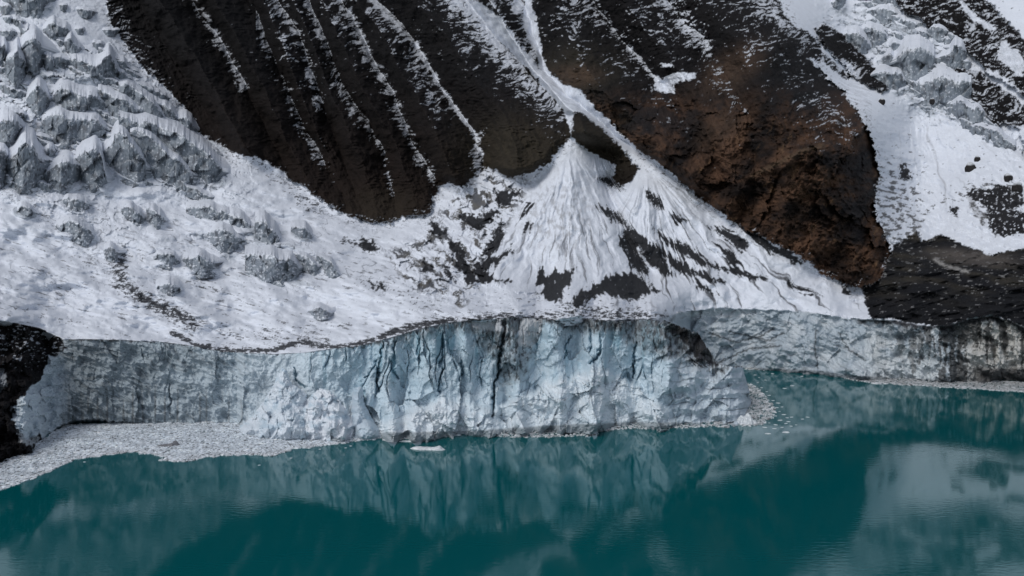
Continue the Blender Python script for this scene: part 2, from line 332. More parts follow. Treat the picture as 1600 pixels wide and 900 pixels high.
# ================================================================== the land behind: one sheet laid out in image coordinates
ctrl = [(-250, 420, 330), (-250, 300, 400), (-250, 100, 500), (-250, -260, 720), (0, 400, 318), (0, 300, 372), (0, 200, 425), (0, 100, 475), (0, -100, 590), (0, -260, 680),
        (200, 500, 275), (200, 400, 340), (150, 300, 395), (150, 200, 450), (150, 100, 500), (120, 0, 560), (200, -260, 720),
        (300, 480, 292), (300, 400, 352), (300, 300, 420), (250, 200, 470), (320, 240, 470), (400, 500, 285), (400, 450, 322), (400, 400, 358), (400, 320, 415), (380, 262, 455),
        (500, 520, 272), (500, 450, 322), (500, 400, 362), (490, 330, 430), (600, 480, 285), (600, 420, 345), (590, 360, 420), (680, 480, 278), (680, 420, 335), (660, 360, 410), (700, 320, 438),
        (760, 480, 280), (750, 430, 330), (740, 380, 372), (760, 320, 425), (850, 480, 290), (850, 445, 338), (870, 400, 358), (885, 340, 380), (890, 280, 405), (890, 222, 432), (820, 290, 425), (800, 360, 380), (790, 420, 345),
        (930, 480, 300), (960, 430, 350), (980, 360, 385), (1000, 300, 415), (1010, 262, 438), (950, 290, 428), (1000, 480, 312), (1050, 440, 362), (1080, 380, 392), (1080, 320, 415), (1100, 470, 355), (1200, 460, 365), (1200, 410, 385), (1300, 470, 362), (1330, 480, 364), (1280, 440, 382),
        (200, 60, 560), (300, 180, 520), (300, 0, 620), (450, 240, 500), (450, 100, 570), (500, 0, 630), (600, 300, 462), (600, 200, 515), (600, 100, 570), (650, 0, 625), (400, -260, 800), (700, -260, 780),
        (720, 240, 480), (750, 100, 560), (800, 200, 490), (840, 240, 455), (850, 100, 555), (850, 0, 620), (940, 230, 452), (1000, 150, 510), (1000, 0, 600), (1000, -260, 780), (1050, 240, 445),
        (1120, 300, 425), (1120, 200, 455), (1150, 100, 510), (1150, 0, 580), (1200, 350, 402), (1200, 250, 420), (1210, 150, 445), (1210, 70, 490), (1280, 400, 388), (1280, 300, 398), (1280, 200, 425), (1340, 430, 384), (1340, 350, 396), (1340, 250, 415), (1345, 200, 440),
        (1400, 470, 356), (1450, 480, 350), (1400, 420, 388), (1450, 430, 378), (1520, 460, 352), (1590, 470, 345), (1590, 420, 372), (1450, 385, 425), (1550, 385, 405), (1420, 300, 490), (1500, 300, 470), (1590, 300, 450),
        (1420, 200, 560), (1500, 200, 540), (1590, 200, 520), (1330, 120, 590), (1450, 130, 590), (1550, 120, 580), (1300, 40, 650), (1250, -30, 690), (1400, 0, 680), (1550, 0, 660), (1300, -260, 860), (1600, -260, 820),
        (1700, 450, 355), (1700, 300, 440), (1850, 450, 370), (1850, 300, 450), (1850, 100, 560), (1850, -260, 800)]
YrimF = lambda q: front_depth(np.array([float(q)]), np.array([float(rimF(q))]))[0][0]
for q in list(range(-240, 1030, 50)):
    w = y_on_water(q, waterF(q)) + float(leanF(q)); ctrl.append((q, float(rimF(q)) + 1, w + 1)); ctrl.append((q, float(rimF(q)) - 12, w + 9))
yb = lambda q: np.interp(q, [1030, 1080], [264, float(y_on_water(1080, 577))]) * (q < 1080) + y_on_water(q, waterB(q)) * (q >= 1080)
for q in list(range(1030, 1850, 40)):
    ctrl.append((q, float(rimB(q)), float(yb(q)) + 7))
C = np.array(ctrl, float)
def tps(r2): return r2 * np.log(r2 + 1e-9) * .5
X = C[:, :2] / 400.0; n = len(C)
K = tps(((X[:, None] - X[None]) ** 2).sum(-1)) + np.eye(n) * 2e-4
A = np.zeros((n + 3, n + 3)); A[:n, :n] = K; A[:n, n] = 1; A[:n, n + 1:] = X; A[n, :n] = 1; A[n + 1:, :n] = X.T
wgt = np.linalg.solve(A, np.concatenate([np.log(C[:, 2]), np.zeros(3)]))
bgu = np.arange(-270, 1880, 9.0); bgv = np.arange(-280, 660, 6.0)
bG = np.stack(np.meshgrid(bgu, bgv), -1).reshape(-1, 2) / 400.0
bout = np.zeros(len(bG))
for i in range(0, len(bG), 4000):
    g = bG[i:i + 4000]; bout[i:i + 4000] = tps(((g[:, None] - X[None]) ** 2).sum(-1)) @ wgt[:n] + wgt[n] + g @ wgt[n + 1:]
bout = bout.reshape(len(bgv), len(bgu))
def base_depth(u, v):
    gu = bgu; gv = bgv; out = bout
    a = np.clip((u - gu[0]) / 9.0, 0, len(gu) - 2); b = np.clip((v - gv[0]) / 6.0, 0, len(gv) - 2)
    ia = a.astype(int); ib = b.astype(int); fa = a - ia; fb = b - ib
    o = out[ib, ia] * (1 - fa) * (1 - fb) + out[ib, ia + 1] * fa * (1 - fb) + out[ib + 1, ia] * (1 - fa) * fb + out[ib + 1, ia + 1] * fa * fb
    return np.exp(o)

usS = np.concatenate([np.linspace(-250, -12, 50)[:-1], np.arange(-12, 1614, 1.05), np.linspace(1615, 1850, 50)])
botS = np.interp(usS, [1030, 1062], [0, 1]) * (waterB(usS) + 12) + (1 - np.interp(usS, [1030, 1062], [0, 1])) * (rimF(usS) + 13)
NV1 = 540
t1 = np.linspace(0, 1, NV1)
vv1 = botS[None] + (-6 - botS[None]) * t1[:, None]
vv2 = np.broadcast_to(-6 - (254) * (np.linspace(0, 1, 60)[1:, None]) ** 1.3, (59, len(usS)))
V = np.concatenate([vv1, vv2]); U = np.broadcast_to(usS, V.shape).astype(float)

# --- region masks ---------------------------------------------------------------
wu = fbm(U / 22, V / 22, 4, 201, .6) * 9; wv = fbm(U / 22, V / 22, 4, 202, .6) * 9
wuf = fbm(U / 6, V / 5, 3, 203, .6) * 4; wvf = fbm(U / 6, V / 5, 3, 204, .6) * 3
def region(pts, wob=1.0, soft=1.2):
    return sst(soft, -soft, poly_sd(U + wu * wob + wuf * 1.5, V + wv * wob + wvf * 1.5, pts))
foot = [(165, -300), (165, 0), (178, 45), (212, 90), (240, 122), (272, 150), (296, 178), (305, 205), (345, 228), (372, 241), (402, 246), (432, 262), (462, 286), (502, 312), (540, 337), (580, 348), (612, 346), (640, 335), (672, 336), (684, 292), (700, 285), (722, 294), (745, 272), (762, 262), (800, 277), (832, 270), (858, 253), (882, 224), (893, 212)]
wall_poly = foot + [(890, 196), (880, 172), (850, 138), (815, 100), (770, 58), (742, 22), (725, 0), (725, -300)]
isle1 = [(897, 172), (915, 182), (945, 203), (975, 237), (998, 264), (988, 282), (972, 291), (958, 280), (962, 258), (930, 241), (905, 226), (893, 214)]
isle2 = [(745, -300), (745, 0), (768, 18), (785, 30), (805, 60), (822, 82), (845, 108), (838, 84), (822, 60), (815, 28), (818, 0), (815, -300)]
spur_poly = [(835, -300), (832, 0), (838, 35), (848, 75), (855, 108), (880, 132), (905, 140), (932, 170), (962, 200), (1003, 240), (1048, 266), (1062, 286), (1110, 320), (1150, 350), (1205, 377), (1245, 397), (1282, 425), (1312, 441), (1345, 452), (1372, 440), (1392, 400), (1382, 368), (1366, 335), (1368, 300), (1372, 270), (1364, 225), (1345, 180), (1318, 145), (1290, 118), (1262, 92), (1285, 98), (1325, 123), (1335, 110), (1300, 80), (1270, 55), (1240, 40), (1225, 20), (1215, 0), (1180, -300)]
rib_poly = [(1272, 44), (1290, 37), (1312, 52), (1345, 82), (1370, 108), (1388, 140), (1380, 147), (1355, 132), (1330, 122), (1318, 100), (1290, 75)]
moraine_poly = [(1345, 449), (1372, 432), (1390, 402), (1395, 385), (1430, 360), (1440, 378), (1470, 366), (1500, 380), (1545, 398), (1600, 388), (1900, 380), (1900, 560), (1600, 512), (1575, 500), (1545, 492), (1510, 500), (1480, 510), (1450, 508), (1400, 500), (1362, 497), (1350, 470)]
tr1 = [(1398, -300), (1398, 0), (1412, 18), (1438, 30), (1450, 45), (1480, 50), (1502, 66), (1520, 90), (1540, 110), (1568, 128), (1600, 150), (1900, 260), (1900, 130), (1600, 60), (1560, 20), (1540, 0), (1540, -300)]
tr2 = [(1490, 108), (1530, 112), (1555, 130), (1580, 150), (1610, 172), (1700, 260), (1600, 240), (1590, 200), (1560, 190), (1530, 165), (1510, 140)]
tr3 = [(1540, 180), (1570, 178), (1600, 184), (1700, 190), (1700, 210), (1600, 200), (1560, 196)]
m_wall = region(wall_poly, .8); m_isle = np.maximum(region(isle1, .45), region(isle2, .8)); m_spur = region(spur_poly, .8)
m_rib = region(rib_poly, .7); m_mor = region(moraine_poly, .5); m_tr = np.maximum(np.maximum(region(tr1, .8), region(tr2, 1.1) ), region(tr3, .8))
m_rock = np.clip(m_wall + m_isle + m_spur + m_rib + m_tr, 0, 1)
bcl = sst(-1.5, 1.5, V - (rimB(U) + fbm(U / 12, V * 0, 3, 205) * 3)) * sst(1040, 1062, U)   # the far ice cliff face

# --- depth ---------------------------------------------------------------------
Y = base_depth(U, np.minimum(V, np.where(U > 1030, rimB(U), rimF(U)))) + .5 * np.clip(V - rimF(U), 0, 20) * (U <= 1030)
frac = np.clip((waterB(U) - V) / (waterB(U) - rimB(U)), 0, 1)
Yc = np.interp(U, [1030, 1080], [0, 1]); Yc = np.where(U < 1080, np.interp(U, [1030, 1080], [264, float(y_on_water(1080, 577))]), y_on_water(U, waterB(U))) + 7 * frac
below_rim = V > rimB(U)
Y = np.where((U > 1030) & below_rim, Yc, Y)
m_face = sst(14, -14, poly_sd(U, V, foot + [(905, 215), (1003, 244), (1062, 286), (1150, 350), (1245, 397), (1345, 452), (1392, 400), (1366, 335), (1372, 270), (1345, 180), (1262, 92), (1215, 0), (1180, -300)]))
# ribs and gullies of the rock wall
gullies = [[(60, -260), (215, 0), (300, 140), (390, 290), (420, 340)], [(140, -260), (300, 0), (345, 65), (382, 132), (440, 250), (485, 340)], [(240, -260), (390, 0), (430, 90), (457, 155), (478, 205), (508, 252), (540, 320)],
           [(300, -260), (437, 0), (465, 50), (484, 97), (498, 148), (525, 220), (555, 300), (570, 340)], [(360, -260), (484, 0), (520, 90), (535, 130), (560, 170), (583, 200), (602, 240), (612, 290), (622, 340)],
           [(400, -260), (532, 0), (560, 40), (578, 80), (601, 122), (626, 170), (642, 215), (666, 255), (690, 300)], [(440, -260), (588, 0), (622, 30), (650, 65), (670, 105), (696, 145), (716, 172), (740, 205), (752, 240), (757, 300)],
           [(560, -260), (728, 0), (790, 75), (850, 140), (885, 180), (893, 300)], [(650, -260), (815, 0), (838, 60), (852, 110), (890, 150), (962, 212), (1040, 266), (1120, 330)],
           [(800, -260), (925, 0), (970, 60), (1000, 90), (1022, 118), (1080, 200), (1160, 330)], [(900, -260), (1040, 0), (1075, 40), (1105, 60), (1122, 95), (1180, 200)], [(1080, -260), (1190, 0), (1215, 60), (1240, 120), (1300, 250)]]
gu = [curve([(p[1], p[0]) for p in g]) for g in gullies]
gx = np.stack([g(V) for g in gu])
Uw = U + fbm(U / 30, V / 40, 3, 210) * 7
rib = np.zeros_like(U); flank = np.zeros_like(U)
for i in range(len(gu) - 1):
    a = gx[i]; b = gx[i + 1]; w = np.maximum(b - a, 4); p = (Uw - a) / w
    m = (p >= 0) & (p < 1)
    prof = np.where(p < .40, p / .40, (1 - p) / .60)
    flank = np.where(m, sst(.30, .98, p) * sst(8, 25, w), flank)
    rib = np.where(m, (.25 * np.sin(np.clip(prof, 0, 1) * math.pi / 2) + .75 * prof) * np.minimum(w, 75) * .62, rib)
ribfade = np.interp(U, [900, 1000, 1120], [1, .6, .25]) * sst(340, 200, V - .12 * (U - 700)) + .25
Y = Y - rib * ribfade * m_face
Y = Y - m_rock * (ridged((U - V * .55) / 16, V / 70, 3, 211) * 2.2 + fbm(U / 11, V / 9, 4, 212, .6) * 3.0)
strata = (V + U * .10 + fbm(U / 50, V / 40, 3, 213) * 14)
step = (strata / 6.5 + fbm(U / 18, V / 18, 3, 216) * .7) % 1
Y = Y - m_rock * (1 - m_spur * .4) * np.where(step < .7, step / .7, (1 - step) / .3) * 1.5 * sst(-.2, .5, fbm(U / 26, V / 16, 3, 217))
# brown buttress: big folds, its edge turning away to the right
pl = facets((U + V * .35 + wu * 1.5) / 95, (V + wv * 1.5) / 75, 218, 11, 1)[0] + facets((U - V * .2 + wu) / 38, (V + wv) / 44, 219, 5.5, 1.5)[0]
Y = Y - m_spur * sst(120, 190, V) * pl
Y = Y - 9 * np.exp(-(seg_dist(U + wu, V + wv, [(1120, 330), (1175, 278), (1215, 255), (1285, 228)], 90) / 16) ** 2) * m_spur
Y = Y - m_spur * fbm((U + V * .4) / 70, V / 80, 4, 214) * 7 - m_spur * sst(160, 300, V) * ridged((U + V * .35) / 30, (V - U * .2) / 60, 4, 215) * 3 - m_spur * sst(120, 200, V) * np.abs((((V - U * .42 + wu * 2.4) / 15) % 1) - .4) * 4.5 * sst(-.4, .3, fbm(U / 40, V / 30, 3, 221))
edge = curve([(60, 1250), (92, 1268), (118, 1292), (145, 1320), (180, 1346), (225, 1364), (270, 1371), (300, 1368), (335, 1366), (368, 1380), (400, 1392), (440, 1395)])(V)
ed = edge - U
Y = Y + 9 * np.exp(-np.clip(ed, 0, 200) / 26) * (m_spur > .3) * sst(85, 130, V) * sst(440, 400, V)
# rock outcrops on the right stand out of the ice
Y = Y - (m_rib + m_tr) * 8 * sst(0, 1, m_rib + m_tr)
# ---- icefalls and hummocks
def blob(cx, cy, rx, ry, rot=0.0):
    a = math.radians(rot); dx = U - cx; dy = V - cy
    x = (dx * math.cos(a) + dy * math.sin(a)) / rx; y = (-dx * math.sin(a) + dy * math.cos(a)) / ry
    return np.exp(-(x * x + y * y) ** 1.5)
fallL = np.clip(blob(60, 230, 110, 80) + blob(180, 190, 150, 75, 20) + blob(280, 245, 110, 55, 25) + .8 * blob(40, 120, 90, 50) + .7 * blob(180, 110, 80, 40, 20) + .55 * blob(60, 20, 90, 35) + .5 * blob(150, 340, 90, 45, 20), 0, 1)
fallM = np.clip(blob(340, 385, 120, 45, 15) + blob(460, 415, 80, 40, 20) + .7 * blob(250, 430, 90, 45, 20) + .6 * blob(420, 350, 70, 30, 30), 0, 1)
fallR = np.clip(blob(1400, 100, 90, 50, 35) + blob(1470, 125, 60, 60) + blob(1340, 40, 70, 35, 20) + .9 * blob(1550, 200, 70, 22, 30) + .7 * blob(1470, 70, 70, 30, 10), 0, 1)
glac = (1 - m_rock) * (1 - m_mor) * (1 - bcl)
wq = fbm(U / 60, V / 45, 3, 220)
wq2 = fbm(U / 25, V / 22, 3, 221)
SER = [([(3,0),(40,0),(80,0)],[(3,3),(35,18),(60,24),(80,8)]),([(27,35),(35,48),(48,50)],[(27,40),(40,65),(48,54)]),([(66,50),(85,38),(112,53)],[(66,52),(90,59),(112,55)]),
 ([(100,74),(112,65),(128,82)],[(100,77),(115,87),(128,84)]),([(30,93),(45,75),(55,72),(66,88)],[(30,96),(50,116),(66,112)]),([(-20,82),(8,80),(12,95)],[(-20,108),(5,110),(12,98)]),
 ([(8,104),(25,95),(42,118)],[(8,120),(22,140),(42,124)]),([(62,92),(72,85),(80,100),(86,114)],[(62,98),(72,113),(86,118)]),([(108,101),(130,105),(150,112),(172,92),(188,124)],[(108,104),(125,118),(150,125),(180,131),(188,132)]),
 ([(178,97),(195,98),(201,111)],[(178,101),(192,112),(201,113)]),([(40,164),(60,140),(78,166)],[(40,168),(60,179),(78,171)]),([(78,164),(95,142),(115,150),(140,160),(168,173)],[(78,172),(100,181),(140,183),(168,178)]),
 ([(153,145),(175,158),(205,165),(224,184)],[(153,149),(180,189),(205,193),(224,190)]),([(185,135),(215,150),(240,168),(262,194)],[(185,138),(210,166),(235,190),(262,196)]),
 ([(65,199),(90,185),(110,190),(140,195),(168,210)],[(65,203),(90,223),(120,223),(160,222),(168,214)]),([(-20,200),(20,195),(38,208)],[(-20,240),(20,236),(38,212)]),
 ([(185,195),(220,205),(260,215),(295,230),(330,260),(348,280)],[(185,197),(230,225),(265,255),(300,276),(325,289),(348,285)]),([(203,221),(225,215),(245,235),(270,255),(303,290)],[(203,225),(230,260),(265,286),(303,297)]),
 ([(160,243),(185,222),(205,235),(230,270)],[(160,247),(190,275),(215,288),(230,284)]),([(118,259),(150,240),(160,262),(168,288)],[(118,262),(135,291),(168,297)]),([(8,262),(40,240),(72,265)],[(8,284),(35,297),(72,286)]),
 ([(65,284),(90,262),(126,262)],[(65,288),(95,297),(126,288)]),([(-30,250),(0,246),(16,262)],[(-30,290),(0,287),(16,270)]),([(68,240),(77,235),(87,243)],[(68,246),(77,258),(87,250)]),([(274,193),(290,186),(309,206)],[(274,197),(295,212),(309,211)]),
 ([(240,160),(262,172),(282,195)],[(240,163),(262,190),(282,201)]),([(93,318),(115,308),(142,322)],[(93,322),(118,332),(142,328)]),([(190,326),(205,320),(226,346)],[(190,330),(210,350),(226,350)]),([(229,330),(240,324),(259,347)],[(229,342),(245,354),(259,350)]),
 ([(84,357),(110,340),(130,350),(147,370)],[(84,360),(115,370),(130,377),(147,374)]),([(324,367),(345,355),(382,379)],[(324,372),(345,391),(382,384)]),([(350,341),(375,335),(397,360)],[(350,346),(375,362),(397,367)]),([(240,402),(268,394),(282,411)],[(240,405),(265,415),(282,413)]),
 ([(285,407),(310,395),(338,418)],[(285,411),(310,427),(338,422)]),([(243,454),(265,440),(287,455)],[(243,458),(268,469),(287,459)]),([(162,392),(173,384),(185,397)],[(162,397),(175,404),(185,400)]),([(398,350),(415,345),(430,360),(438,383)],[(398,378),(415,388),(438,387)]),
 ([(454,357),(475,354),(490,372)],[(454,362),(472,376),(490,376)]),([(383,400),(405,391),(430,395),(450,405),(468,425)],[(383,412),(408,441),(440,443),(468,430)]),([(458,397),(478,397),(497,421)],[(458,402),(478,419),(497,426)]),([(494,400),(515,404),(532,431)],[(494,404),(512,426),(532,434)]),
 ([(482,486),(500,479),(518,490)],[(482,488),(500,495),(518,492)]),([(20,330),(40,322),(62,338)],[(20,334),(40,343),(62,341)]),([(255,272),(290,290),(330,310)],[(255,275),(290,300),(330,314)]),([(290,330),(330,322),(372,345)],[(290,335),(330,345),(372,349)]),
 ([(1298,6),(1310,-4),(1322,0)],[(1298,9),(1310,16),(1322,11)]),([(1330,-6),(1360,-4),(1398,0)],[(1330,0),(1360,7),(1398,8)]),([(1395,36),(1420,31),(1442,43)],[(1395,40),(1420,46),(1442,46)]),([(1322,60),(1345,56),(1362,78)],[(1322,64),(1345,86),(1362,82)]),
 ([(1346,52),(1362,45),(1388,62)],[(1346,58),(1366,73),(1388,69)]),([(1388,74),(1400,68),(1415,78)],[(1388,80),(1400,86),(1415,82)]),([(1398,106),(1420,86),(1440,85),(1460,102)],[(1398,116),(1425,134),(1460,118)]),([(1476,90),(1492,75),(1510,92)],[(1476,108),(1490,115),(1510,102)]),
 ([(1426,146),(1450,125),(1480,124),(1518,142)],[(1426,156),(1460,173),(1490,171),(1518,163)]),([(1474,168),(1500,162),(1520,168),(1543,188)],[(1474,177),(1500,190),(1520,197),(1543,192)]),([(1524,198),(1555,204),(1588,232)],[(1524,203),(1555,224),(1588,238)]),
 ([(1378,92),(1390,86),(1402,100)],[(1378,100),(1390,108),(1402,105)]),([(1440,50),(1460,44),(1490,56)],[(1440,54),(1460,62),(1490,60)]),([(1350,20),(1380,14),(1410,28)],[(1350,24),(1380,32),(1410,31)]),([(1370,120),(1390,112),(1420,132)],[(1370,126),(1390,138),(1420,138)])]
def seracs():
    D = np.zeros_like(U); M = np.zeros_like(U); under = np.zeros_like(U)
    for i, (tp, bt) in enumerate(SER):
        tp = np.array(tp, float); bt = np.array(bt, float); x0 = tp[0, 0]; x1 = tp[-1, 0]
        sel = (U > x0 - 8) & (U < x1 + 8) & (V > tp[:, 1].min() - 60) & (V < bt[:, 1].max() + 15)
        u = U[sel] + wu[sel] * .5 + wuf[sel] * .5; v = V[sel] + wv[sel] * .5 + wvf[sel] * .8
        a = np.interp(u, tp[:, 0], tp[:, 1]); b = np.interp(u, bt[:, 0], bt[:, 1]) ; inside = (u > x0) & (u < x1)
        h = np.clip(b - a, 0, 60); hmax = h.max(); endt = sst(0, 7, u - x0) * sst(0, 7, x1 - u)
        fall = .62 if x0 > 1200 else .52
        st = np.where(v < a, h * np.exp(-(a - v) / (4 + hmax * .38)), np.clip(b - v, 0, 99)) * fall * 1.15
        fl = facets(u / (hmax * .55 + 5), v / (hmax * .9 + 6), 800 + i, 1.2, .9)[0] * sst(a - 4, a, v) * sst(b + 2, b - 2, v)
        D[sel] = np.minimum(D[sel], np.where(inside, -st * endt, 0)) + np.where(inside, fl * endt * hmax / 30, 0)
        M[sel] = np.maximum(M[sel], inside * sst(a - 1.2, a + 1.2, v) * sst(b + 1.5, b - 1, v) * (h > 1.5))
    return D, M
def crests(P, A, seed, tilt, m, jag=1.0):
    """snow-topped ice ridges with a steep broken face on the downhill side"""
    ph = (V + tilt * U) / P + fbm(U / 120, V / 90, 2, seed) * 40 / P + fbm(U / 40, V / 34, 2, seed + 1) * 11 / P + fbm(U / 12, V / 11, 3, seed + 2, .6) * 3.6 / P * jag
    cell = np.floor(ph); q = ph - cell
    amp = sst(-.45, .55, noise(U / (P * 1.8) + cell * 7.3, cell * 3.1 + V / P, seed + 3) + m - .55) * m
    prof = np.where(q < .58, q / .58, (1 - q) / .42)
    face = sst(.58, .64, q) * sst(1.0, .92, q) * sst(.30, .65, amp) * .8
    foot = np.exp(-((q - .985) / .035) ** 2) * sst(.3, .7, amp)  # dark line at the face foot, painted in as its shadow
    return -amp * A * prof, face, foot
serD, serM = seracs()
near = np.clip(blur(serM, 60) * 2.2, 0, 1)
mL = np.clip(fallL * .75 + near * .7, 0, 1) * (U < 900); mR = np.clip(fallR * .75 + near * .7, 0, 1) * (U > 900)
d1, fa1, ft1 = crests(46, 14, 230, -.34, mL); d2, fa2, ft2 = crests(22, 6, 235, -.22, mL * .95); d3, fa3, ft3 = crests(34, 10, 240, -.2, mR); d4, fa4, ft4 = crests(15, 5, 245, .1, mR)
d5, fa5, ft5 = crests(40, 9, 250, -.2, np.clip(fallM * .9, 0, 1) * .9)
D = (d1 + d2) * .35 + (d3 + d4) * .4 + d5 * .3
faceM = np.maximum.reduce([fa1, fa2 * .8, fa3, fa4 * .8, fa5 * .7]); footShade = np.maximum.reduce([ft1, ft2 * .7, ft3, ft4 * .7])
f, e = facets((U + wu) / 26, (V + wv) / 17, 250, 6.5, 2.2); D = D + f * (fallL * .55 + fallR * .6 + fallM * .12)
e_big = e
f, e = facets((U + wuf) / 10, (V + wvf) / 7.5, 255, 2.4, 1.0); e_small = e; D = D + f * (fallL * .6 + fallR * .7 + .1 * fallM)
cre = np.exp(-(noise(U / 30 + wq * .5, (V - U * .3) / 9, 256) / .05) ** 2) * sst(.0, .35, noise(U / 45, V / 40, 257)) * np.clip(fallL + fallR + .5 * fallM, 0, 1)
D = D + cre * 2.0
lowg = (1 - np.clip(fallL + fallR, 0, 1)) * (U < 760) * glac
und = fbm((U + V * .8) / 130, (V - U * .25) / 48, 4, 260, .55)
D = D - lowg * sst(200, 300, V) * und * 15 * sst(560, 490, V)
D = D + lowg * ridged((U + V) / 70, (V - .3 * U) / 30, 3, 261) * 2.2
Y = Y + D * glac
Y = Y + glac * fbm(U / 7, V / 5, 4, 262, .6) * (.45 + .45 * np.clip(fallL + fallR, 0, 1)) * sst(560, 500, V)
# ---- debris cones: furrows running down from each apex
cones = np.clip(region([(893, 205), (940, 245), (1012, 255), (1062, 286), (1150, 350), (1245, 397), (1312, 441), (1365, 497), (1200, 484), (1060, 486), (860, 472), (755, 440), (750, 410), (790, 340), (850, 260)], .5, 6), 0, 1)
def furrow(ax, ay, seed, k=26):
    th = np.arctan2(U - ax, V - ay + 6) + fbm(U / 35, V / 35, 3, seed + 9) * .05; rr = np.hypot(U - ax, V - ay)
    return fbm(th * k * .6, rr / 190, 4, seed, .55), th, rr
f1, th1, r1 = furrow(890, 225, 270); f2, th2, r2 = furrow(1010, 262, 280)
split = sst(-25, 25, (U - 952) - (V - 280) * .35)
fur = f1 * (1 - split) + f2 * split
rad_ = np.minimum(r1, r2); thm = th1 * (1 - split) + th2 * split
Y = Y - cones * (fur * 1.0 + ridged(thm * 4.0 + wq * .5 + wq2 * .08, rad_ / 210, 2, 277) * 4.5 + ridged(thm * 13 + wq * .9, rad_ / 60, 3, 278) * .7) * sst(5, 90, rad_)
Y = Y - cones * (fbm(U / 48, V / 34, 3, 275, .5) * 4.0 + fbm(U / 9, V / 7, 4, 276, .6) * .45)
Y = Y + 9 * np.exp(-(seg_dist(U, V, [(952, 282), (962, 330), (985, 380), (1020, 430)], 60) / 14) ** 2) * cones
fr_, _, _ = furrow(1400, 60, 290, 30)
Y = Y - (1 - m_rock) * (1 - m_mor) * (U > 1370) * sst(130, 220, V) * sst(.8, .2, fallR) * (fr_ * 1.8 + fbm((U + V * .6) / 60, (V - U * .4) / 30, 5, 291, .6) * 8)
# snow chutes are dished
chA = seg_dist(U, V, [(728, -50), (745, 8), (790, 65), (835, 112), (880, 158), (890, 200), (890, 230)], 60); chB = seg_dist(U, V, [(880, 145), (915, 160), (960, 215), (1010, 258)], 60); chC = seg_dist(U, V, [(815, 0), (822, 60), (845, 110), (870, 140)], 50)
Y = Y + (fbm(U / 14, V / 20, 3, 219) * 1.2) * np.exp(-(chA / 26) ** 2)
# moraine swells
Y = Y - m_mor * (fbm((U - V * 1.2) / 70, (V + U * .15) / 22, 4, 300) * 11 + ridged((U + V) / 90, (V + U * .25) / 16, 4, 302) * 3.5 + fbm(U / 10, V / 6, 4, 301, .6) * 1.6)
# broken valley ground
flat_ = sst(690, 760, U) * sst(1060, 1000, U) * sst(440, 465, V)
Y = Y - flat_ * glac * (fbm(U / 30, V / 9, 5, 303, .62) * 5 + fbm(U / 9, V / 5, 3, 304) * 1.2)
vly = np.clip(region([(600, 395), (650, 370), (680, 340), (720, 290), (770, 268), (830, 285), (800, 340), (770, 400), (760, 440), (720, 480), (640, 450)], 1, 8), 0, 1)
Y = Y - vly * (facets((U + V * .5) / 24, (V - U * .5) / 14, 305, 3.5, 1.6)[0] + fbm(U / 8, V / 8, 4, 306, .6) * 2.2)
# far ice cliff relief
bed = V + 16 * np.sin((U - 1110) / 62.0) - .0012 * (U - 1200) ** 2 + fbm(U / 45, V / 30, 4, 310) * 16
Y = Y + bcl * (np.abs(((bed / 12.5) % 1) - .5) * 1.6 * sst(1420, 1350, U) + ridged((U + V * .8) / 40, (V - U * .5) / 20, 3, 316) * 2.0 + fbm(U / 14, V / 16, 4, 311, .6) * 2.2 + fbm(U / 80, V / 80, 3, 312) * 7 + facets(U / 26, V / 26, 313, 2.2, 1.0)[0] + sst(1380, 1450, U) * (ridged((U + wuf) / 14, V / 70, 4, 314) * 2.2 + facets(U / 16, V / 20, 315, 1.4, .8)[0]))
Y = Y - bcl * 7 * np.exp(-((U - 1290) / 90) ** 2) * (1 - frac) 
Y = Y + bcl * 8 * sst(.35, .1, frac) * sst(1500, 1560, U)

PS = to_world(U, V, Y)
Nn = grid_normals(PS); toc = -PS + np.array([0, 0, H]); sgn = np.sign((Nn * toc).sum(-1)); Nn = Nn * sgn[..., None]
nz = Nn[..., 2]
nzb = blur(nz, 2)

# --- colour --------------------------------------------------------------------
col = np.broadcast_to(SNOW, U.shape + (3,)).copy()
nf = fbm(U / 6, V / 5, 4, 320, .6)
# bare ice on steep faces of the glacier
icef = glac * (1 - cones) * sst(.50, .30, nzb + nf * .10) * np.clip(np.clip(fallL + fallR + fallM, 0, 1) * 1.1 + .12, 0, 1)
icef = np.maximum(faceM * glac * (1 - cones) * sst(-.55, -.1, fbm(U / 15, V / 9, 4, 328, .6)), icef * .5 * sst(-.15, .25, fbm(U / 30, V / 18, 4, 326))); icef = np.maximum(icef, serM * .0 * (1 - m_rock) * sst(-.62, -.25, fbm(U / 12, V / 6, 4, 327, .6)))
icec = mix(np.broadcast_to(ICE * .85, col.shape).copy(), [.20, .22, .25], sst(.0, .5, fbm(U / 16, V / 13, 4, 321)) * .8)
icec = mix(icec, [.055, .055, .06], sst(.35, .6, fbm(U / 10, V / 8, 4, 322, .6)) * .75)
icec = mix(icec, [.40, .44, .49], sst(.0, .5, noise(U / 3.2, V / 24, 324) + .3 * noise(U / 9, V / 40, 325)) * .6)
col = mix(col, icec, icef * .9)
icz = np.clip(icef * 1.3, 0, 1) * glac * (1 - cones)
col = mix(col, [.06, .065, .08], icz * sst(.10, .02, e_big) * sst(-.2, .2, wq2) * .75)
col = mix(col, [.10, .11, .13], icz * sst(.12, .02, e_small) * sst(-.1, .3, nf) * .6)
col = mix(col, SNOW * .95, icz * sst(.12, .38, fbm(U / 7, V / 2.6, 4, 329, .65)) * .75)
col = mix(col, [.08, .09, .11], np.maximum(cre * .8, footShade * sst(-.3, .2, nf)) * glac * (1 - cones) * .8)  # crevasse lines, and shadow lines painted along the foot of ridge faces
dirtyL = np.clip(blob(20, 235, 80, 60) + .6 * blob(90, 250, 120, 50), 0, 1)
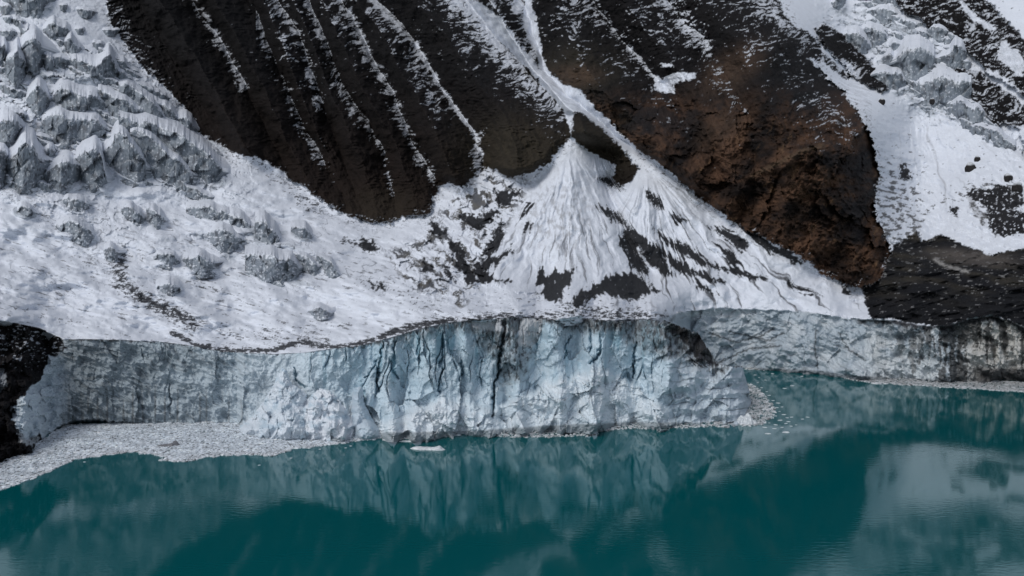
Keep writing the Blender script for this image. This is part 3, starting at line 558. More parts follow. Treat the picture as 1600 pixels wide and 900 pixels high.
col = mix(col, [.09, .09, .10], dirtyL * glac * sst(.05, .35, fbm(U / 13, V / 8, 5, 323, .6)) * .8)
cl = np.exp(-(noise((U + V * .6 + wu) / 48, (V - U * .32 + wv) / 13, 331) / .035) ** 2) * sst(-.05, .35, fbm(U / 60, V / 40, 3, 332)) * (U < 700) * sst(285, 330, V) * sst(500, 440, V) * glac * (1 - cones)
col = mix(col, [.11, .125, .15], cl * .75)
# thin dark lines of ground-in grit following the flow
g1 = fbm((U + V * .9) / 26, (V - U * .28) / 3.6, 3, 340, .6)
grainL = (U < 720) * glac
col = mix(col, [.06, .06, .065], grainL * sst(.24, .44, g1 + .30 * wq - .04) * sst(280, 420, V) * .75)
def path_grit(pts, w, s, seed, sx=10, sy=4):
    global col
    d = seg_dist(U + wuf * 1.5, V + wvf * 1.5, pts, w * 4)
    m = np.exp(-(d / (w * 1.25)) ** 2)
    col = mix(col, GRIT, sst(.36, .56, m * s * .62 + fbm((U + V * .5) / sx, (V - U * .15) / sy, 5, seed, .68) * .95 - .05) * (m > .03) * .93)
path_grit([(20, 305), (60, 330), (100, 370), (150, 410), (185, 440), (240, 470)], 14, .40, 350)
path_grit([(185, 395), (190, 445), (230, 470), (265, 488), (300, 502)], 13, .95, 351)
path_grit([(150, 330), (190, 370), (215, 400)], 12, .35, 352)
path_grit([(210, 455), (250, 480), (285, 490), (300, 510)], 8, .85, 353, 12, 5)
path_grit([(270, 520), (310, 540), (370, 549), (430, 546), (470, 533), (500, 540), (540, 541), (580, 532), (610, 522), (660, 508), (700, 501)], 4.0, 1.3, 354, 20, 3)
path_grit([(300, 500), (360, 520), (420, 522), (500, 520)], 16, .5, 373, 22, 4)
path_grit([(340, 520), (400, 528), (450, 533), (520, 530)], 8, .55, 355, 16, 3.5)
path_grit([(600, 521), (660, 503), (720, 500), (800, 492)], 5, 1.0, 356, 16, 3)
path_grit([(300, 445), (345, 455)], 3, .7, 357)
path_grit([(40, 390), (120, 400)], 3, .35, 358); path_grit([(60, 495), (110, 500), (130, 505)], 3, .6, 359); path_grit([(20, 480), (45, 485)], 2.5, .7, 360)
path_grit([(395, 250), (430, 280), (470, 310), (500, 330)], 9, .50, 361, 12, 3.5)
path_grit([(470, 310), (490, 325)], 12, .7, 362); path_grit([(535, 375), (560, 380), (590, 390)], 7, .8, 363)
path_grit([(380, 440), (420, 468), (440, 480)], 4, .3, 364); path_grit([(500, 500), (525, 512), (545, 505)], 3.5, .55, 365)
path_grit([(570, 440), (600, 450), (640, 470), (690, 490)], 16, .5, 366, 10, 3)
path_grit([(820, 497), (900, 490), (960, 492), (1040, 494), (1060, 500)], 7, .8, 367, 9, 4)
path_grit([(880, 478), (940, 485), (1000, 488)], 9, .75, 368, 9, 4)
path_grit([(130, 150), (165, 130), (200, 155)], 9, .45, 369); path_grit([(40, 90), (60, 110), (90, 100)], 12, .5, 370); path_grit([(0, 200), (20, 240), (15, 290)], 22, .55, 371); 
path_grit([(235, 60), (255, 90), (280, 120), (300, 150), (310, 190)], 7, .5, 372)
col = mix(col, GRIT, flat_ * glac * sst(.16, .36, fbm(U / 13, V / 3.6, 5, 381, .68) + .22 * sst(475, 500, V) - .08) * .9)
# rubbly valley left of the cones
vd = sst(.0, .16, fbm((U + V * .55 + wu * 2) / 36, (V - U * .55 + wv * 2) / 15, 6, 380, .68)) * vly
col = mix(col, mix(np.broadcast_to(GRIT * 1.6, col.shape).copy(), OLIVE, sst(-.2, .3, wq2)), vd * .9)
# dark bare fans and bands on the cones, plus one painted undercut shade
darks = [[(928, 322), (965, 330), (985, 355), (1000, 368), (1030, 385), (1062, 408), (1100, 424), (1132, 440), (1120, 444), (1088, 434), (1060, 424), (1036, 402), (1055, 430), (1045, 436), (1020, 418), (996, 388), (1014, 420), (1008, 436), (988, 418), (975, 392), (966, 378), (975, 355), (950, 335)],
         [(1018, 354), (1050, 373), (1082, 388), (1112, 412), (1150, 418), (1195, 436), (1150, 431), (1120, 420), (1090, 413), (1066, 400), (1038, 380)],
         [(955, 430), (985, 428), (1010, 438), (1030, 455), (1002, 462), (986, 471), (965, 466), (940, 460), (925, 466), (905, 482), (886, 474), (895, 465), (915, 453), (925, 445)],
         [(842, 420), (855, 428), (870, 422), (890, 425), (900, 418), (892, 440), (880, 455), (874, 470), (858, 470), (842, 458), (850, 448), (838, 440)],
         [(1008, 298), (1030, 308), (1037, 328), (1020, 320)], [(1048, 332), (1076, 346), (1056, 350)], [(1118, 382), (1150, 394), (1165, 418), (1140, 412)], [(1105, 353), (1140, 360), (1170, 378), (1160, 395), (1130, 372)],
         [(1150, 340), (1190, 368), (1240, 398), (1255, 410), (1205, 396), (1165, 365)], [(783, 348), (788, 372), (770, 400), (748, 402), (758, 388)], [(803, 378), (797, 395), (772, 414), (758, 425), (750, 412), (765, 402), (785, 395)],
         [(822, 346), (834, 350), (828, 360), (818, 362)], [(800, 312), (835, 320), (820, 335), (812, 340), (828, 318)], [(745, 405), (765, 430), (800, 440), (750, 442), (735, 425)], [(720, 380), (735, 420), (755, 440), (730, 445), (712, 410), (700, 380)],
         [(715, 335), (745, 338), (775, 325), (783, 330), (770, 346), (746, 361), (726, 350)], [(773, 297), (786, 301), (800, 294), (810, 302), (796, 320), (783, 322), (775, 310)], [(674, 345), (688, 352), (700, 360), (690, 374), (676, 366)], [(565, 372), (580, 376), (592, 390), (578, 394), (564, 384)], [(578, 440), (592, 442), (602, 450), (588, 453)], [(655, 405), (668, 412), (676, 424), (664, 422)], [(693, 408), (704, 425), (712, 438), (702, 436), (692, 420)],  # first outline paints the shade of an undercut below a snow hummock
       [(930, 278), (955, 276), (972, 290), (975, 296), (950, 290)], [(1070, 405), (1095, 440), (1120, 462), (1090, 450)], [(1225, 440), (1262, 452), (1285, 462), (1250, 455)], [(1308, 438), (1325, 450), (1330, 466), (1315, 458)]]
dm = np.zeros_like(U)
feather = np.where(cones > .5, fbm(thm * 30, rad_ / 75, 5, 396, .62), fbm((U + V * .4) / 12, (V - U * .4) / 9, 5, 397, .65)) * 1.5 + fbm(U / 5, V / 4.5, 3, 398) * .5
thm = th1 * (1 - split) + th2 * split
stretch = fbm(th2 * 34, r2 / 60, 4, 390, .6) * 8 * split + fbm(th1 * 30, r1 / 60, 4, 391, .6) * 8 * (1 - split)
for d in darks:
    dm = np.maximum(dm, sst(-.22, .22, -poly_sd(U + wu * .5, V + wv * .4 + stretch * .6, d) / 9 + feather))
dm = dm * sst(-.62, -.38, fbm(U / 6, V / 7, 4, 392, .65))
# fine streaks down the slope
st = sst(.34, .60, fur * .9 + .25 * fbm(U / 4, V / 7, 3, 393)) * cones * sst(240, 330, V)
col = mix(col, [.20, .205, .22], st * .6)
col = mix(col, [.05, .05, .055], sst(.15, .34, fbm(th2 * 26, r2 / 110, 5, 394, .6)) * cones * split * sst(30, 120, r2) * .85)
col = mix(col, [.09, .09, .10], sst(.20, .42, fbm(th1 * 26, r1 / 110, 5, 399, .6)) * cones * (1 - split) * sst(60, 150, r1) * .7)
col = mix(col, [.30, .30, .31], blob(870, 340, 60, 70) * cones * sst(-.1, .35, fbm(U / 7, V / 10, 4, 395)) * .6)
col = mix(col, GRIT * .55, dm * .98)
# right snowfield smears
rf = (U > 1360) * (1 - m_rock) * (1 - m_mor) * (1 - bcl)
col = mix(col, [.25, .25, .26], rf * sst(.22, .5, fr_) * sst(150, 220, V) * .45)
col = mix(col, [.05, .048, .045], rf * sst(.08, .26, fbm((U + V * .5) / 13, (V - U * .2) / 6, 5, 400, .6) + .35 * np.clip(blob(1400, 310, 50, 60) + blob(1540, 330, 60, 30) + blob(1420, 360, 50, 25) + blob(1560, 300, 60, 20), 0, 1) - .25) * .85)
for d in [[(1543, 330), (1570, 325), (1600, 330), (1700, 330), (1700, 368), (1600, 366), (1560, 368), (1545, 355)], [(1480, 320), (1500, 325), (1496, 342), (1486, 335)], [(1404, 255), (1420, 258), (1422, 280), (1408, 282)], [(1510, 300), (1560, 290), (1600, 300), (1600, 320), (1550, 330), (1530, 325)]]:
    col = mix(col, [.018, .018, .020], region(d, 1.3) * sst(-.35, -.05, nf * 1.6 + .2) * rf)
for d in [[(1435, 376), (1440, 350), (1465, 322), (1485, 335), (1500, 355), (1510, 372), (1490, 372), (1460, 366)], [(1495, 315), (1510, 312), (1520, 335), (1545, 360), (1550, 372), (1520, 370), (1500, 345)], [(1470, 368), (1530, 372), (1600, 370), (1700, 370), (1700, 392), (1600, 392), (1560, 399), (1520, 390)]]:
    col = mix(col, SNOW * 1.02, region(d, .4) * .95)
# rock colours
rc = np.broadcast_to(BLACK * .65, col.shape).copy()
low = sst(60, 320, V - .1 * (U - 600) + wq * 60)
rc = mix(rc, BROWN * .30, low * .5)
rc = mix(rc, OLIVE * 1.05, np.clip(blob(800, 240, 90, 60) + blob(940, 230, 60, 60) + .8 * blob(900, 110, 70, 40) + .5 * blob(600, 330, 60, 40), 0, 1) * .5)
rc = mix(rc, BROWN * 1.7, m_spur * sst(120, 200, V) * sst(-.35, .4, fbm((U + V * .4) / 60, V / 45, 5, 410, .6)) * .9)
rc = mix(rc, [.14, .082, .045], m_spur * sst(.22, .5, fbm((U + V * .5) / 18, (V - U * .2) / 34, 5, 411, .6)) * sst(160, 240, V) * .65)
rc = mix(rc, [.085, .055, .038], np.clip(blob(1140, 110, 60, 28, -35) + blob(900, 118, 40, 16) + blob(1130, 200, 60, 30, -40) * .6, 0, 1) * .65)
rc = mix(rc, [.11, .075, .048], np.exp(-(seg_dist(U + wuf, V + wvf, [(1175, 275), (1215, 255), (1255, 235), (1285, 228)], 20) / 3.5) ** 2) * .6)  # paler line: light along the ridge, put into the rock colour
rc = mix(rc, BLACK * 1.15, m_spur * sst(-.1, .3, fbm(U / 34, V / 26, 5, 412, .6) + .5 * blob(1040, 190, 80, 40) + .5 * blob(1330, 300, 40, 90) + .35 * blob(1260, 130, 50, 60) - .26) * .8)
# snow lodged on the ledges of the rock
P = np.zeros_like(U)
bands = [([(300, 0), (325, 30), (345, 65), (365, 95), (382, 130)], 11, .95, 0), ([(437, -10), (462, 40), (480, 85), (496, 140), (502, 160)], 13, .85, 0), ([(440, 60), (450, 140), (470, 195), (486, 220), (503, 250)], 14, .70, 0),
         ([(530, -10), (560, 40), (578, 85)], 10, 1.0, 0), ([(585, 100), (601, 122), (626, 180), (642, 215), (655, 240), (678, 272)], 13, .85, 0), ([(590, -10), (620, 30), (650, 65), (668, 105)], 22, .72, 0), ([(650, 68), (670, 105), (696, 145), (716, 172), (742, 210), (752, 240)], 5, 1.1, 0),
         ([(620, 60), (650, 110), (680, 170)], 26, .55, 0), ([(500, 0), (510, 60), (530, 130), (560, 175), (582, 205)], 14, .68, 0), ([(582, 200), (598, 235), (604, 262), (612, 300)], 5, .72, 0), ([(748, 205), (745, 255), (750, 275)], 11, .85, 0),
         ([(425, 0), (440, 60), (460, 120)], 26, .52, 0), ([(925, -10), (960, 45), (990, 80), (1020, 118)], 6, .9, 0), ([(940, 0), (975, 50), (1000, 90)], 26, .50, 0), ([(1030, -10), (1060, 20), (1085, 50), (1100, 70)], 22, .80, 0),
         ([(820, 30), (860, 60), (920, 80)], 26, .40, 0), ([(1150, 0), (1190, 40), (1210, 60)], 26, .45, 0), ([(1190, 0), (1240, 40), (1290, 100), (1330, 112)], 20, .70, 0), ([(1220, 80), (1250, 120), (1300, 180), (1335, 220)], 24, .42, 0), ([(700, 30), (740, 60), (780, 100), (820, 130)], 30, .42, 0), ([(760, 0), (790, 50), (830, 90)], 16, .8, 0)]
for pts, w, s, _ in bands:
    d = seg_dist(U + wu * .7, V + wv * .7, pts, w * 5); P = np.maximum(P, s * (.62 * np.exp(-(d / w) ** 2) + .38 * np.exp(-(d / (w * 1.9)) ** 2)))
P = np.maximum(P, np.clip(.36 + .35 * fbm(U / 45, V / 60, 3, 424), 0, 1) * sst(230, 20, V) * sst(380, 460, U) + .10 * sst(330, 100, V))
P = np.maximum(P, flank * (.92 * sst(270, 10, V - .16 * (U - 560)) ) * (U > 400) * (1 - .5 * sst(880, 960, U)))
P = np.maximum(P, .48 * sst(2, -14, poly_sd(U + wu * 2, V + wv * 2, [(1215, 55), (1262, 98), (1300, 140), (1345, 200), (1362, 225), (1325, 235), (1275, 190), (1230, 140), (1205, 90)])))
sdf = poly_sd(U + wu, V + wv, foot + [(905, 215), (1003, 244), (1062, 286), (1150, 350), (1245, 397), (1345, 452), (1392, 400), (1366, 335), (1372, 270), (1345, 180), (1262, 92), (1215, 0), (1180, -300)])
P = np.maximum(P, .50 * np.exp(-(sdf / 11) ** 2) * sst(1.2, -.6, wq2 * 2)); P = np.maximum(P, m_tr * .55); P = np.maximum(P, m_rib * .35)
P = np.where((U < 300) & (V < 220), np.maximum(P * .75, .50 * np.exp(-((U - (165 + V * .62)) / 26) ** 2)), P)
P = P * (1 - .0 * m_spur)
sl = V + U * .14 + wq * 22 + wq2 * 5
ledge = fbm((U + V * .25) / 20, sl / 6.0, 6, 420, .74) * 1.75 + .6 * np.clip(nz - .45, -.6, .6) + .22 * (np.where(step < .7, step / .7, (1 - step) / .3) - .5)
thr = 1.12 - 1.42 * P
sd = sst(thr - .10, thr + .22, ledge)
P_s = P * (m_wall + m_isle + m_spur > 0)
rc = mix(rc, SNOW * np.clip(.45 + .65 * P[..., None], 0, 1), sd * .9)
patch = region([(1022, 118), (1035, 125), (1050, 116), (1070, 112), (1088, 115), (1090, 122), (1070, 126), (1052, 132), (1053, 145), (1038, 146), (1022, 142)], .7)
rc = mix(rc, SNOW, np.maximum(patch, region([(1030, 98), (1052, 98), (1050, 104), (1032, 105)], .6)))
rc = mix(rc, SNOW, region([(1240, 92), (1275, 105), (1320, 130), (1340, 150), (1330, 155), (1290, 128)], .4) * 0)
col = mix(col, rc, m_rock)
# snow strip between the upper right rocks
for d in [[(1500, 0), (1512, 8), (1530, 30), (1560, 45), (1552, 50), (1520, 34), (1504, 14)], [(1565, 62), (1580, 75), (1600, 85), (1600, 120), (1585, 112), (1562, 100), (1558, 90)], [(1540, 105), (1560, 112), (1590, 138), (1600, 160), (1585, 150), (1550, 122)], [(1595, 195), (1560, 200), (1610, 240), (1640, 240), (1640, 200)], [(1275, 62), (1310, 90), (1335, 108), (1340, 120), (1320, 112), (1290, 88)]]:
    col = mix(col, SNOW, region(d, .8) * .92)
# moraine
mc = mix(np.broadcast_to(GRIT * .6, col.shape).copy(), [.040, .036, .030], sst(-.2, .45, fbm((U - V) / 60, V / 18, 4, 430)) * sst(500, 420, V))
mc = mix(mc, [.30, .30, .30], sst(.27, .42, fbm((U - V * .4) / 14, (V + U * .1) / 4, 5, 431, .62) + .10 * np.clip(blob(1450, 400, 60, 25) + blob(1560, 430, 70, 40) , 0, 1)) * .6)
mc = mix(mc, [.13, .115, .105], np.clip(blob(1520, 402, 70, 12, 6), 0, 1) * .7)
mc = mix(mc, [.35, .34, .33], np.exp(-(seg_dist(U + wuf, V + wvf, [(1460, 405), (1475, 415), (1495, 420), (1512, 425)], 20) / 2.6) ** 2) * .8)
col = mix(col, mc, m_mor * (1 - m_rock))
# far ice cliff
bc = np.broadcast_to(np.array([.37, .43, .48], np.float32), col.shape).copy()
bc = mix(bc, [.56, .60, .63], sst(-.2, .4, fbm(U / 30, V / 26, 4, 440)) * .7)
lines = sst(.43, .495, np.abs(((bed / 12.5) % 1) - .5)) * sst(-.05, .4, fbm(U / 40, V / 16, 3, 441))
bc = mix(bc, [.045, .05, .055], lines * sst(1400, 1290, U) * .85)
bc = mix(bc, [.07, .08, .085], sst(.28, .5, noise(bed / 3.2, U / 40, 442)) * sst(1420, 1300, U) * sst(-.2, .4, wq2) * .6)
bc = mix(bc, [.62, .65, .66], sst(1320, 1380, U) * sst(1500, 1440, U) * sst(-.1, .5, 1 - frac * 1.2 + wq2) * .6)
stain = sst(1330, 1480, U)
bc = mix(bc, [.50, .49, .46], sst(1480, 1530, U) * .85)
bc = mix(bc, [.04, .04, .04], stain * sst(.0, .3, fbm((U + wuf) / 9, (V + wvf) / 60, 4, 443, .65) * 1.2 + noise(U / 21, V / 70, 444) * .5 + fbm(U / 8, V / 7, 4, 447) * .35 + .22 * frac - .10 + .35 * np.exp(-((U - 1490) / 26) ** 2)) * .88)
bc = mix(bc, [.03, .03, .033], sst(-.15, .05, (V - (578 + fbm(U / 20, V / 9, 3, 445) * 9)) / 60) * sst(1490, 1540, U) * .9)
bc = mix(bc, [.03, .03, .035], sst(.90, .97, frac + fbm(U / 9, V / 20, 3, 446) * .09) * sst(1325, 1350, U) * .95)
bc = mix(bc, [.05, .06, .07], sst(5, 1, waterB(U) - V) * .7)
bc = mix(bc, [.60, .64, .67], region([(1060, 488), (1120, 482), (1195, 484), (1175, 496), (1130, 494), (1085, 500)], .2) * .85)
for pts in [[(1275, 515), (1273, 545), (1278, 575)], [(1110, 520), (1150, 535), (1190, 525), (1210, 512)], [(1140, 518), (1200, 532), (1225, 520)], [(1310, 520), (1325, 545), (1350, 562)], [(1115, 570), (1170, 545), (1220, 540)]]:
    bc = mix(bc, [.03, .035, .04], np.exp(-(seg_dist(U + wuf, V + wvf, pts, 12) / 1.5) ** 2) * .85)
col = mix(col, bc, bcl)
# dark side gully where the front ice ends
col = mix(col, [.03, .03, .033], np.exp(-(seg_dist(U + wuf, V, [(1100, 515), (1108, 540), (1112, 560)], 20) / 4) ** 2) * .0)

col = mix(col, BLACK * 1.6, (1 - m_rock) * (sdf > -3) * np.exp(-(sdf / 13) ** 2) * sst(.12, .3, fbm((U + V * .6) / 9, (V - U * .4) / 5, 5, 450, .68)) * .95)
# --- split the sheet into its landforms
ids = np.zeros(U.shape, np.int8)                          # 0 glacier
ids[(U > 1362) & (V < 500)] = 4                           # snowfield right
ids[(cones > .5) & (U < 1368)] = 3
ids[m_mor > .5] = 5
ids[(m_wall > .5)] = 1
ids[(m_spur > .5) | (m_isle > .5) | ((U > 690) & (U < 1362) & (V < 205))] = 2
ids[((m_tr > .5) | (m_rib > .5))] = 6
ids[(U > 1180) & (V < 130) & (m_rock < .5)] = 4
ids[bcl > .5] = 7
ids[(ids == 7) & (U < 1060)] = 0
fid = ids[:-1, :-1]
names = {0: ('glacier', M_SNOW), 1: ('mountain', M_ROCK), 2: ('mountain', M_ROCK), 3: ('snow_slope', M_SNOW), 4: ('snowfield_terrain', M_SNOW), 5: ('moraine_ground', M_GRIT), 6: ('mountain', M_ROCK), 7: ('ice_cliff', M_ICE)}
for i, (nm, mt) in names.items():
    o = build_mesh(nm, PS, col, fid == i, mt)
    if i == 7: thing(o, 'far grey ice cliff with wavy dark bands and black-stained right end', 'ice cliff')
    else: structure(o)

# ================================================================== lake
wm = bpy.data.materials.new('lake_water'); wm.use_nodes = True; nt = wm.node_tree; b = nt.nodes['Principled BSDF']
b.inputs['Base Color'].default_value = (.0, .082, .092, 1); b.inputs['Roughness'].default_value = .05; b.inputs['IOR'].default_value = 1.56; b.inputs['Specular Tint'].default_value = (.24, .92, 1.0, 1)
tc = nt.nodes.new('ShaderNodeTexCoord'); mp = nt.nodes.new('ShaderNodeMapping'); mp.inputs['Scale'].default_value = (.28, .75, 1)
nt.links.new(tc.outputs['Object'], mp.inputs['Vector'])
n1 = nt.nodes.new('ShaderNodeTexNoise'); n1.inputs['Scale'].default_value = 1.6; n1.inputs['Detail'].default_value = 3
n2 = nt.nodes.new('ShaderNodeTexNoise'); n2.inputs['Scale'].default_value = .035; n2.inputs['Detail'].default_value = 2
nt.links.new(mp.outputs[0], n1.inputs['Vector']); nt.links.new(tc.outputs['Object'], n2.inputs['Vector'])
mr = nt.nodes.new('ShaderNodeMapRange'); mr.inputs['From Min'].default_value = .42; mr.inputs['From Max'].default_value = .62; mr.inputs['To Min'].default_value = .25; mr.inputs['To Max'].default_value = 1.0
nt.links.new(n2.outputs['Fac'], mr.inputs['Value'])
bp = nt.nodes.new('ShaderNodeBump'); bp.inputs['Distance'].default_value = .05
ms = nt.nodes.new('ShaderNodeMath'); ms.operation = 'MULTIPLY'; ms.inputs[1].default_value = .33
nt.links.new(mr.outputs[0], ms.inputs[0]); nt.links.new(ms.outputs[0], bp.inputs['Strength'])
nt.links.new(n1.outputs['Fac'], bp.inputs['Height']); nt.links.new(bp.outputs[0], b.inputs['Normal'])
V4 = np.array([[-1500, -400, 0], [1500, -400, 0], [1500, 900, 0], [-1500, 900, 0]], float)
structure(mesh_from('water', V4, np.array([[0, 1, 2, 3]]), None, wm, False))

# ================================================================== floating ice
def ice_material(name, c, rough=.6):
    m = bpy.data.materials.new(name); m.use_nodes = True; nt = m.node_tree; b = nt.nodes['Principled BSDF']
    oi = nt.nodes.new('ShaderNodeTexNoise'); oi.inputs['Scale'].default_value = 1.3; oi.inputs['Detail'].default_value = 6
    tc = nt.nodes.new('ShaderNodeTexCoord'); nt.links.new(tc.outputs['Object'], oi.inputs['Vector'])
    cr = nt.nodes.new('ShaderNodeValToRGB'); cr.color_ramp.elements[0].position = .35; cr.color_ramp.elements[1].position = .65
    cr.color_ramp.elements[0].color = (c[0] * .62, c[1] * .64, c[2] * .68, 1); cr.color_ramp.elements[1].color = (*c, 1)
    nt.links.new(oi.outputs['Fac'], cr.inputs[0]); nt.links.new(cr.outputs[0], b.inputs['Base Color']); b.inputs['Roughness'].default_value = rough
    bp = nt.nodes.new('ShaderNodeBump'); bp.inputs['Strength'].default_value = .5; bp.inputs['Distance'].default_value = .2
    nt.links.new(oi.outputs['Fac'], bp.inputs['Height']); nt.links.new(bp.outputs[0], b.inputs['Normal'])
    return m
M_FLOE = ice_material('floe_ice', (.72, .75, .76))

def slabs(x, y, rad, z, seed, flat=.6):
    """many irregular flat pieces as one set of triangles: returns verts, tris, per-vertex colour"""
    r = np.random.default_rng(seed); n = len(x); k = 6
    ang = np.linspace(0, 2 * math.pi, k, endpoint=False)[None] + r.uniform(-.35, .35, (n, k)) + r.uniform(0, 6.28, (n, 1))
    rr = rad[:, None] * r.uniform(.62, 1.15, (n, k)); asp = r.uniform(.55, 1.0, (n, 1))
    rot = r.uniform(0, 6.28, (n, 1)) * .35
    ex = rr * np.cos(ang); ey = rr * np.sin(ang) * asp
    px = ex * np.cos(rot) - ey * np.sin(rot) + x[:, None]; py = ex * np.sin(rot) + ey * np.cos(rot) + y[:, None]
    tx = r.normal(0, .10, (n, 1)); ty = r.normal(0, .10, (n, 1))
    top = z[:, None] + (px - x[:, None]) * tx + (py - y[:, None]) * ty
    vt = np.stack([px, py, top], -1); vb = np.stack([px, py, top * 0 - .25], -1)
    ctr = np.stack([x, y, z + rad * .12 * r.uniform(0, 1, n)], -1)[:, None]
    Vx = np.concatenate([ctr, vt, vb], 1)         # 1 + 6 + 6
    base = (np.arange(n) * (1 + 2 * k))[:, None]
    tr = []
    for i in range(k):
        j = (i + 1) % k
        tr += [np.concatenate([base, base + 1 + i, base + 1 + j], 1), np.concatenate([base + 1 + i, base + 1 + k + i, base + 1 + j], 1), np.concatenate([base + 1 + j, base + 1 + k + i, base + 1 + k + j], 1)]
    return Vx.reshape(-1, 3), np.concatenate(tr), np.repeat(np.arange(n), 1 + 2 * k)

def shore_strip(name, outline, count, seed, rmin, rmax, tone, holes=None, wob=5):
    r = np.random.default_rng(seed); p = np.array(outline, float)
    W = to_world(p[:, 0], p[:, 1], y_on_water(p[:, 0], p[:, 1]))[:, :2]
    lo = W.min(0); hi = W.max(0)
    q = r.uniform(lo, hi, (count * 3, 2))
    sd = poly_sd(q[:, 0] + fbm(q[:, 0] / 5, q[:, 1] / 5, 3, seed) * wob * .5, q[:, 1] + fbm(q[:, 0] / 4, q[:, 1] / 4, 3, seed + 1) * wob * .5, W, 20)
    q = q[sd < 0]; sdq = -sd[sd < 0]
    if holes is not None:
        keep = ~(noise(q[:, 0] / 7, q[:, 1] / 1.6, seed + 4) > holes); q = q[keep]; sdq = sdq[keep]
    q = q[:count]; sdq = sdq[:count]
    m = len(q); rad = rmin + (rmax - rmin) * r.random(m) ** 3
    Vx, T, own = slabs(q[:, 0], q[:, 1], rad, r.uniform(.03, .22, m) + rad * .08, seed + 2)
    g = r.uniform(.6, 1.1, m) * (1 + .45 * fbm(q[:, 0] / 7, q[:, 1] / 4, 5, seed + 6, .65))
    tn = np.array(tone)(q[:, 0], q[:, 1]) if False else np.array(tone)
    edgew = np.exp(-sdq / 3.0)[:, None]
    cc = (tn[None] * (1 - .7 * edgew) + np.array([.80, .82, .84]) * .7 * edgew) * g[:, None]
    dk = r.random(m) < .09; cc[dk] *= .3
    o = mesh_from(name, Vx, T, cc[own], M_ICE, False); o['kind'] = 'stuff'
    return o
shore_strip('brash_ice', [(-60, 800), (-60, 742), (0, 722), (40, 708), (62, 690), (100, 664), (200, 660), (380, 658), (470, 668), (560, 672), (620, 674), (620, 682), (570, 688), (520, 695), (455, 703), (430, 713), (385, 711), (335, 713), (300, 720), (265, 721), (235, 710), (200, 708), (160, 712), (120, 718), (90, 732), (50, 748), (0, 767)], 60000, 11, .10, .62, (.80, .86, .92))
shore_strip('brash_ice', [(600, 672), (640, 674), (690, 675), (690, 681), (650, 684), (600, 690)], 1500, 12, .15, .6, (.5, .53, .56))
shore_strip('brash_ice', [(755, 676), (790, 672), (850, 664), (900, 660), (1000, 656), (1100, 658), (1160, 658), (1160, 598), (1178, 600), (1194, 616), (1212, 640), (1207, 654), (1190, 664), (1170, 667), (1120, 667), (1060, 669), (985, 671), (940, 673), (925, 681), (860, 684), (800, 684), (765, 681)], 9500, 13, .15, .75, (.56, .58, .60))
shore_strip('brash_ice', [(1165, 573), (1270, 577), (1330, 584), (1400, 588), (1500, 592), (1600, 597), (1700, 605), (1700, 622), (1600, 613), (1500, 607), (1430, 603), (1370, 600), (1320, 592), (1285, 583), (1230, 579), (1165, 578)], 9000, 14, .2, .9, (.46, .47, .48))

# berg-like pieces: a closed rugged body
def berg_mesh(outline_r, height, seed, rough=.3, nseg=40, nring=9):
    """body with plan radius outline_r(angle) and height(x, y); closed underneath"""
    a = np.linspace(0, 2 * math.pi, nseg, endpoint=False); Vl = []
    R = outline_r(a)
    for i in range(nring):
        f = 1 - (i / nring) ** 1.6
        x = R * f * np.cos(a); y = R * f * np.sin(a)
        z = height(x, y) * (1 - (f ** 5)) + rough * fbm(x * 1.1 + seed, y * 1.1, 3, seed) * (f < .98)
        if i == 0: z = z * 0 - .3
        if i == 1: z = np.maximum(z, .12)
        Vl.append(np.stack([x, y, z], -1))
    n = nring * nseg; Vx = np.concatenate(Vl + [np.array([[0, 0, float(height(np.array([0.]), np.array([0.]))[0])]]), np.array([[0, 0, -.3]])])
    T = []
    for i in range(nring - 1):
        for j in range(nseg):
            k = (j + 1) % nseg; A, B = i * nseg + j, i * nseg + k; T += [(A, B, B + nseg), (A, B + nseg, A + nseg)]
    for j in range(nseg):
        k = (j + 1) % nseg; T += [((nring - 1) * nseg + j, (nring - 1) * nseg + k, n), (k, j, n + 1)]
    return Vx, np.array(T)
def berg(name, px, py, rx, ry, hf, seed, mat, rough=.3, rot=0.0, jag=.22):
    p = to_world(px, py, y_on_water(px, py))
    def outl(a):
        r = 1 / np.sqrt((np.cos(a) / rx) ** 2 + (np.sin(a) / ry) ** 2)
        return r * (1 + jag * fbm(np.cos(a) * 2.2 + seed, np.sin(a) * 2.2, 4, seed, .6) * 1.6)
    Vx, T = berg_mesh(outl, hf, seed, rough)
    o = mesh_from(name, Vx, T, None, mat, False); o.location = (p[0], p[1], 0); o.rotation_euler = (0, 0, rot)
    return o
long_h = lambda x, y: .55 + .9 * np.exp(-((x - 3.6) / .8) ** 2) + .25 * np.exp(-((x + 3.5) / 1.5) ** 2)
thing(berg('iceberg', 668, 702, 5.2, 1.25, long_h, 5, M_FLOE, .12, -.12), 'long flat white iceberg with a small peak at one end, on open water', 'iceberg')
M_DIRTY = ice_material('dirty_ice', (.20, .20, .21), .8)
thing(berg('iceberg', 263, 697, 3.4, 1.3, lambda x, y: .5 + 1.3 * np.exp(-((x - 2.2) / .9) ** 2) , 6, M_DIRTY, .35, .1), 'dark dirty lump of ice frozen into the brash ice at left', 'iceberg')
thing(berg('ice_block', 1166, 661, 3.6, 2.6, lambda x, y: 1.9 * np.exp(-(x / 2.6) ** 4 - (y / 3) ** 2) + .5 + .5 * np.sin(x * 2.3), 8, M_FLOE, 1.0), 'white lump of fallen ice at the foot of the cliff tip', 'ice block')
thing(berg('ice_floe', 1228, 676, 1.15, .55, lambda x, y: .35 + 0 * x, 9, M_FLOE, .05), 'largest white ice floe on the open water right of the cliff tip', 'ice floe')
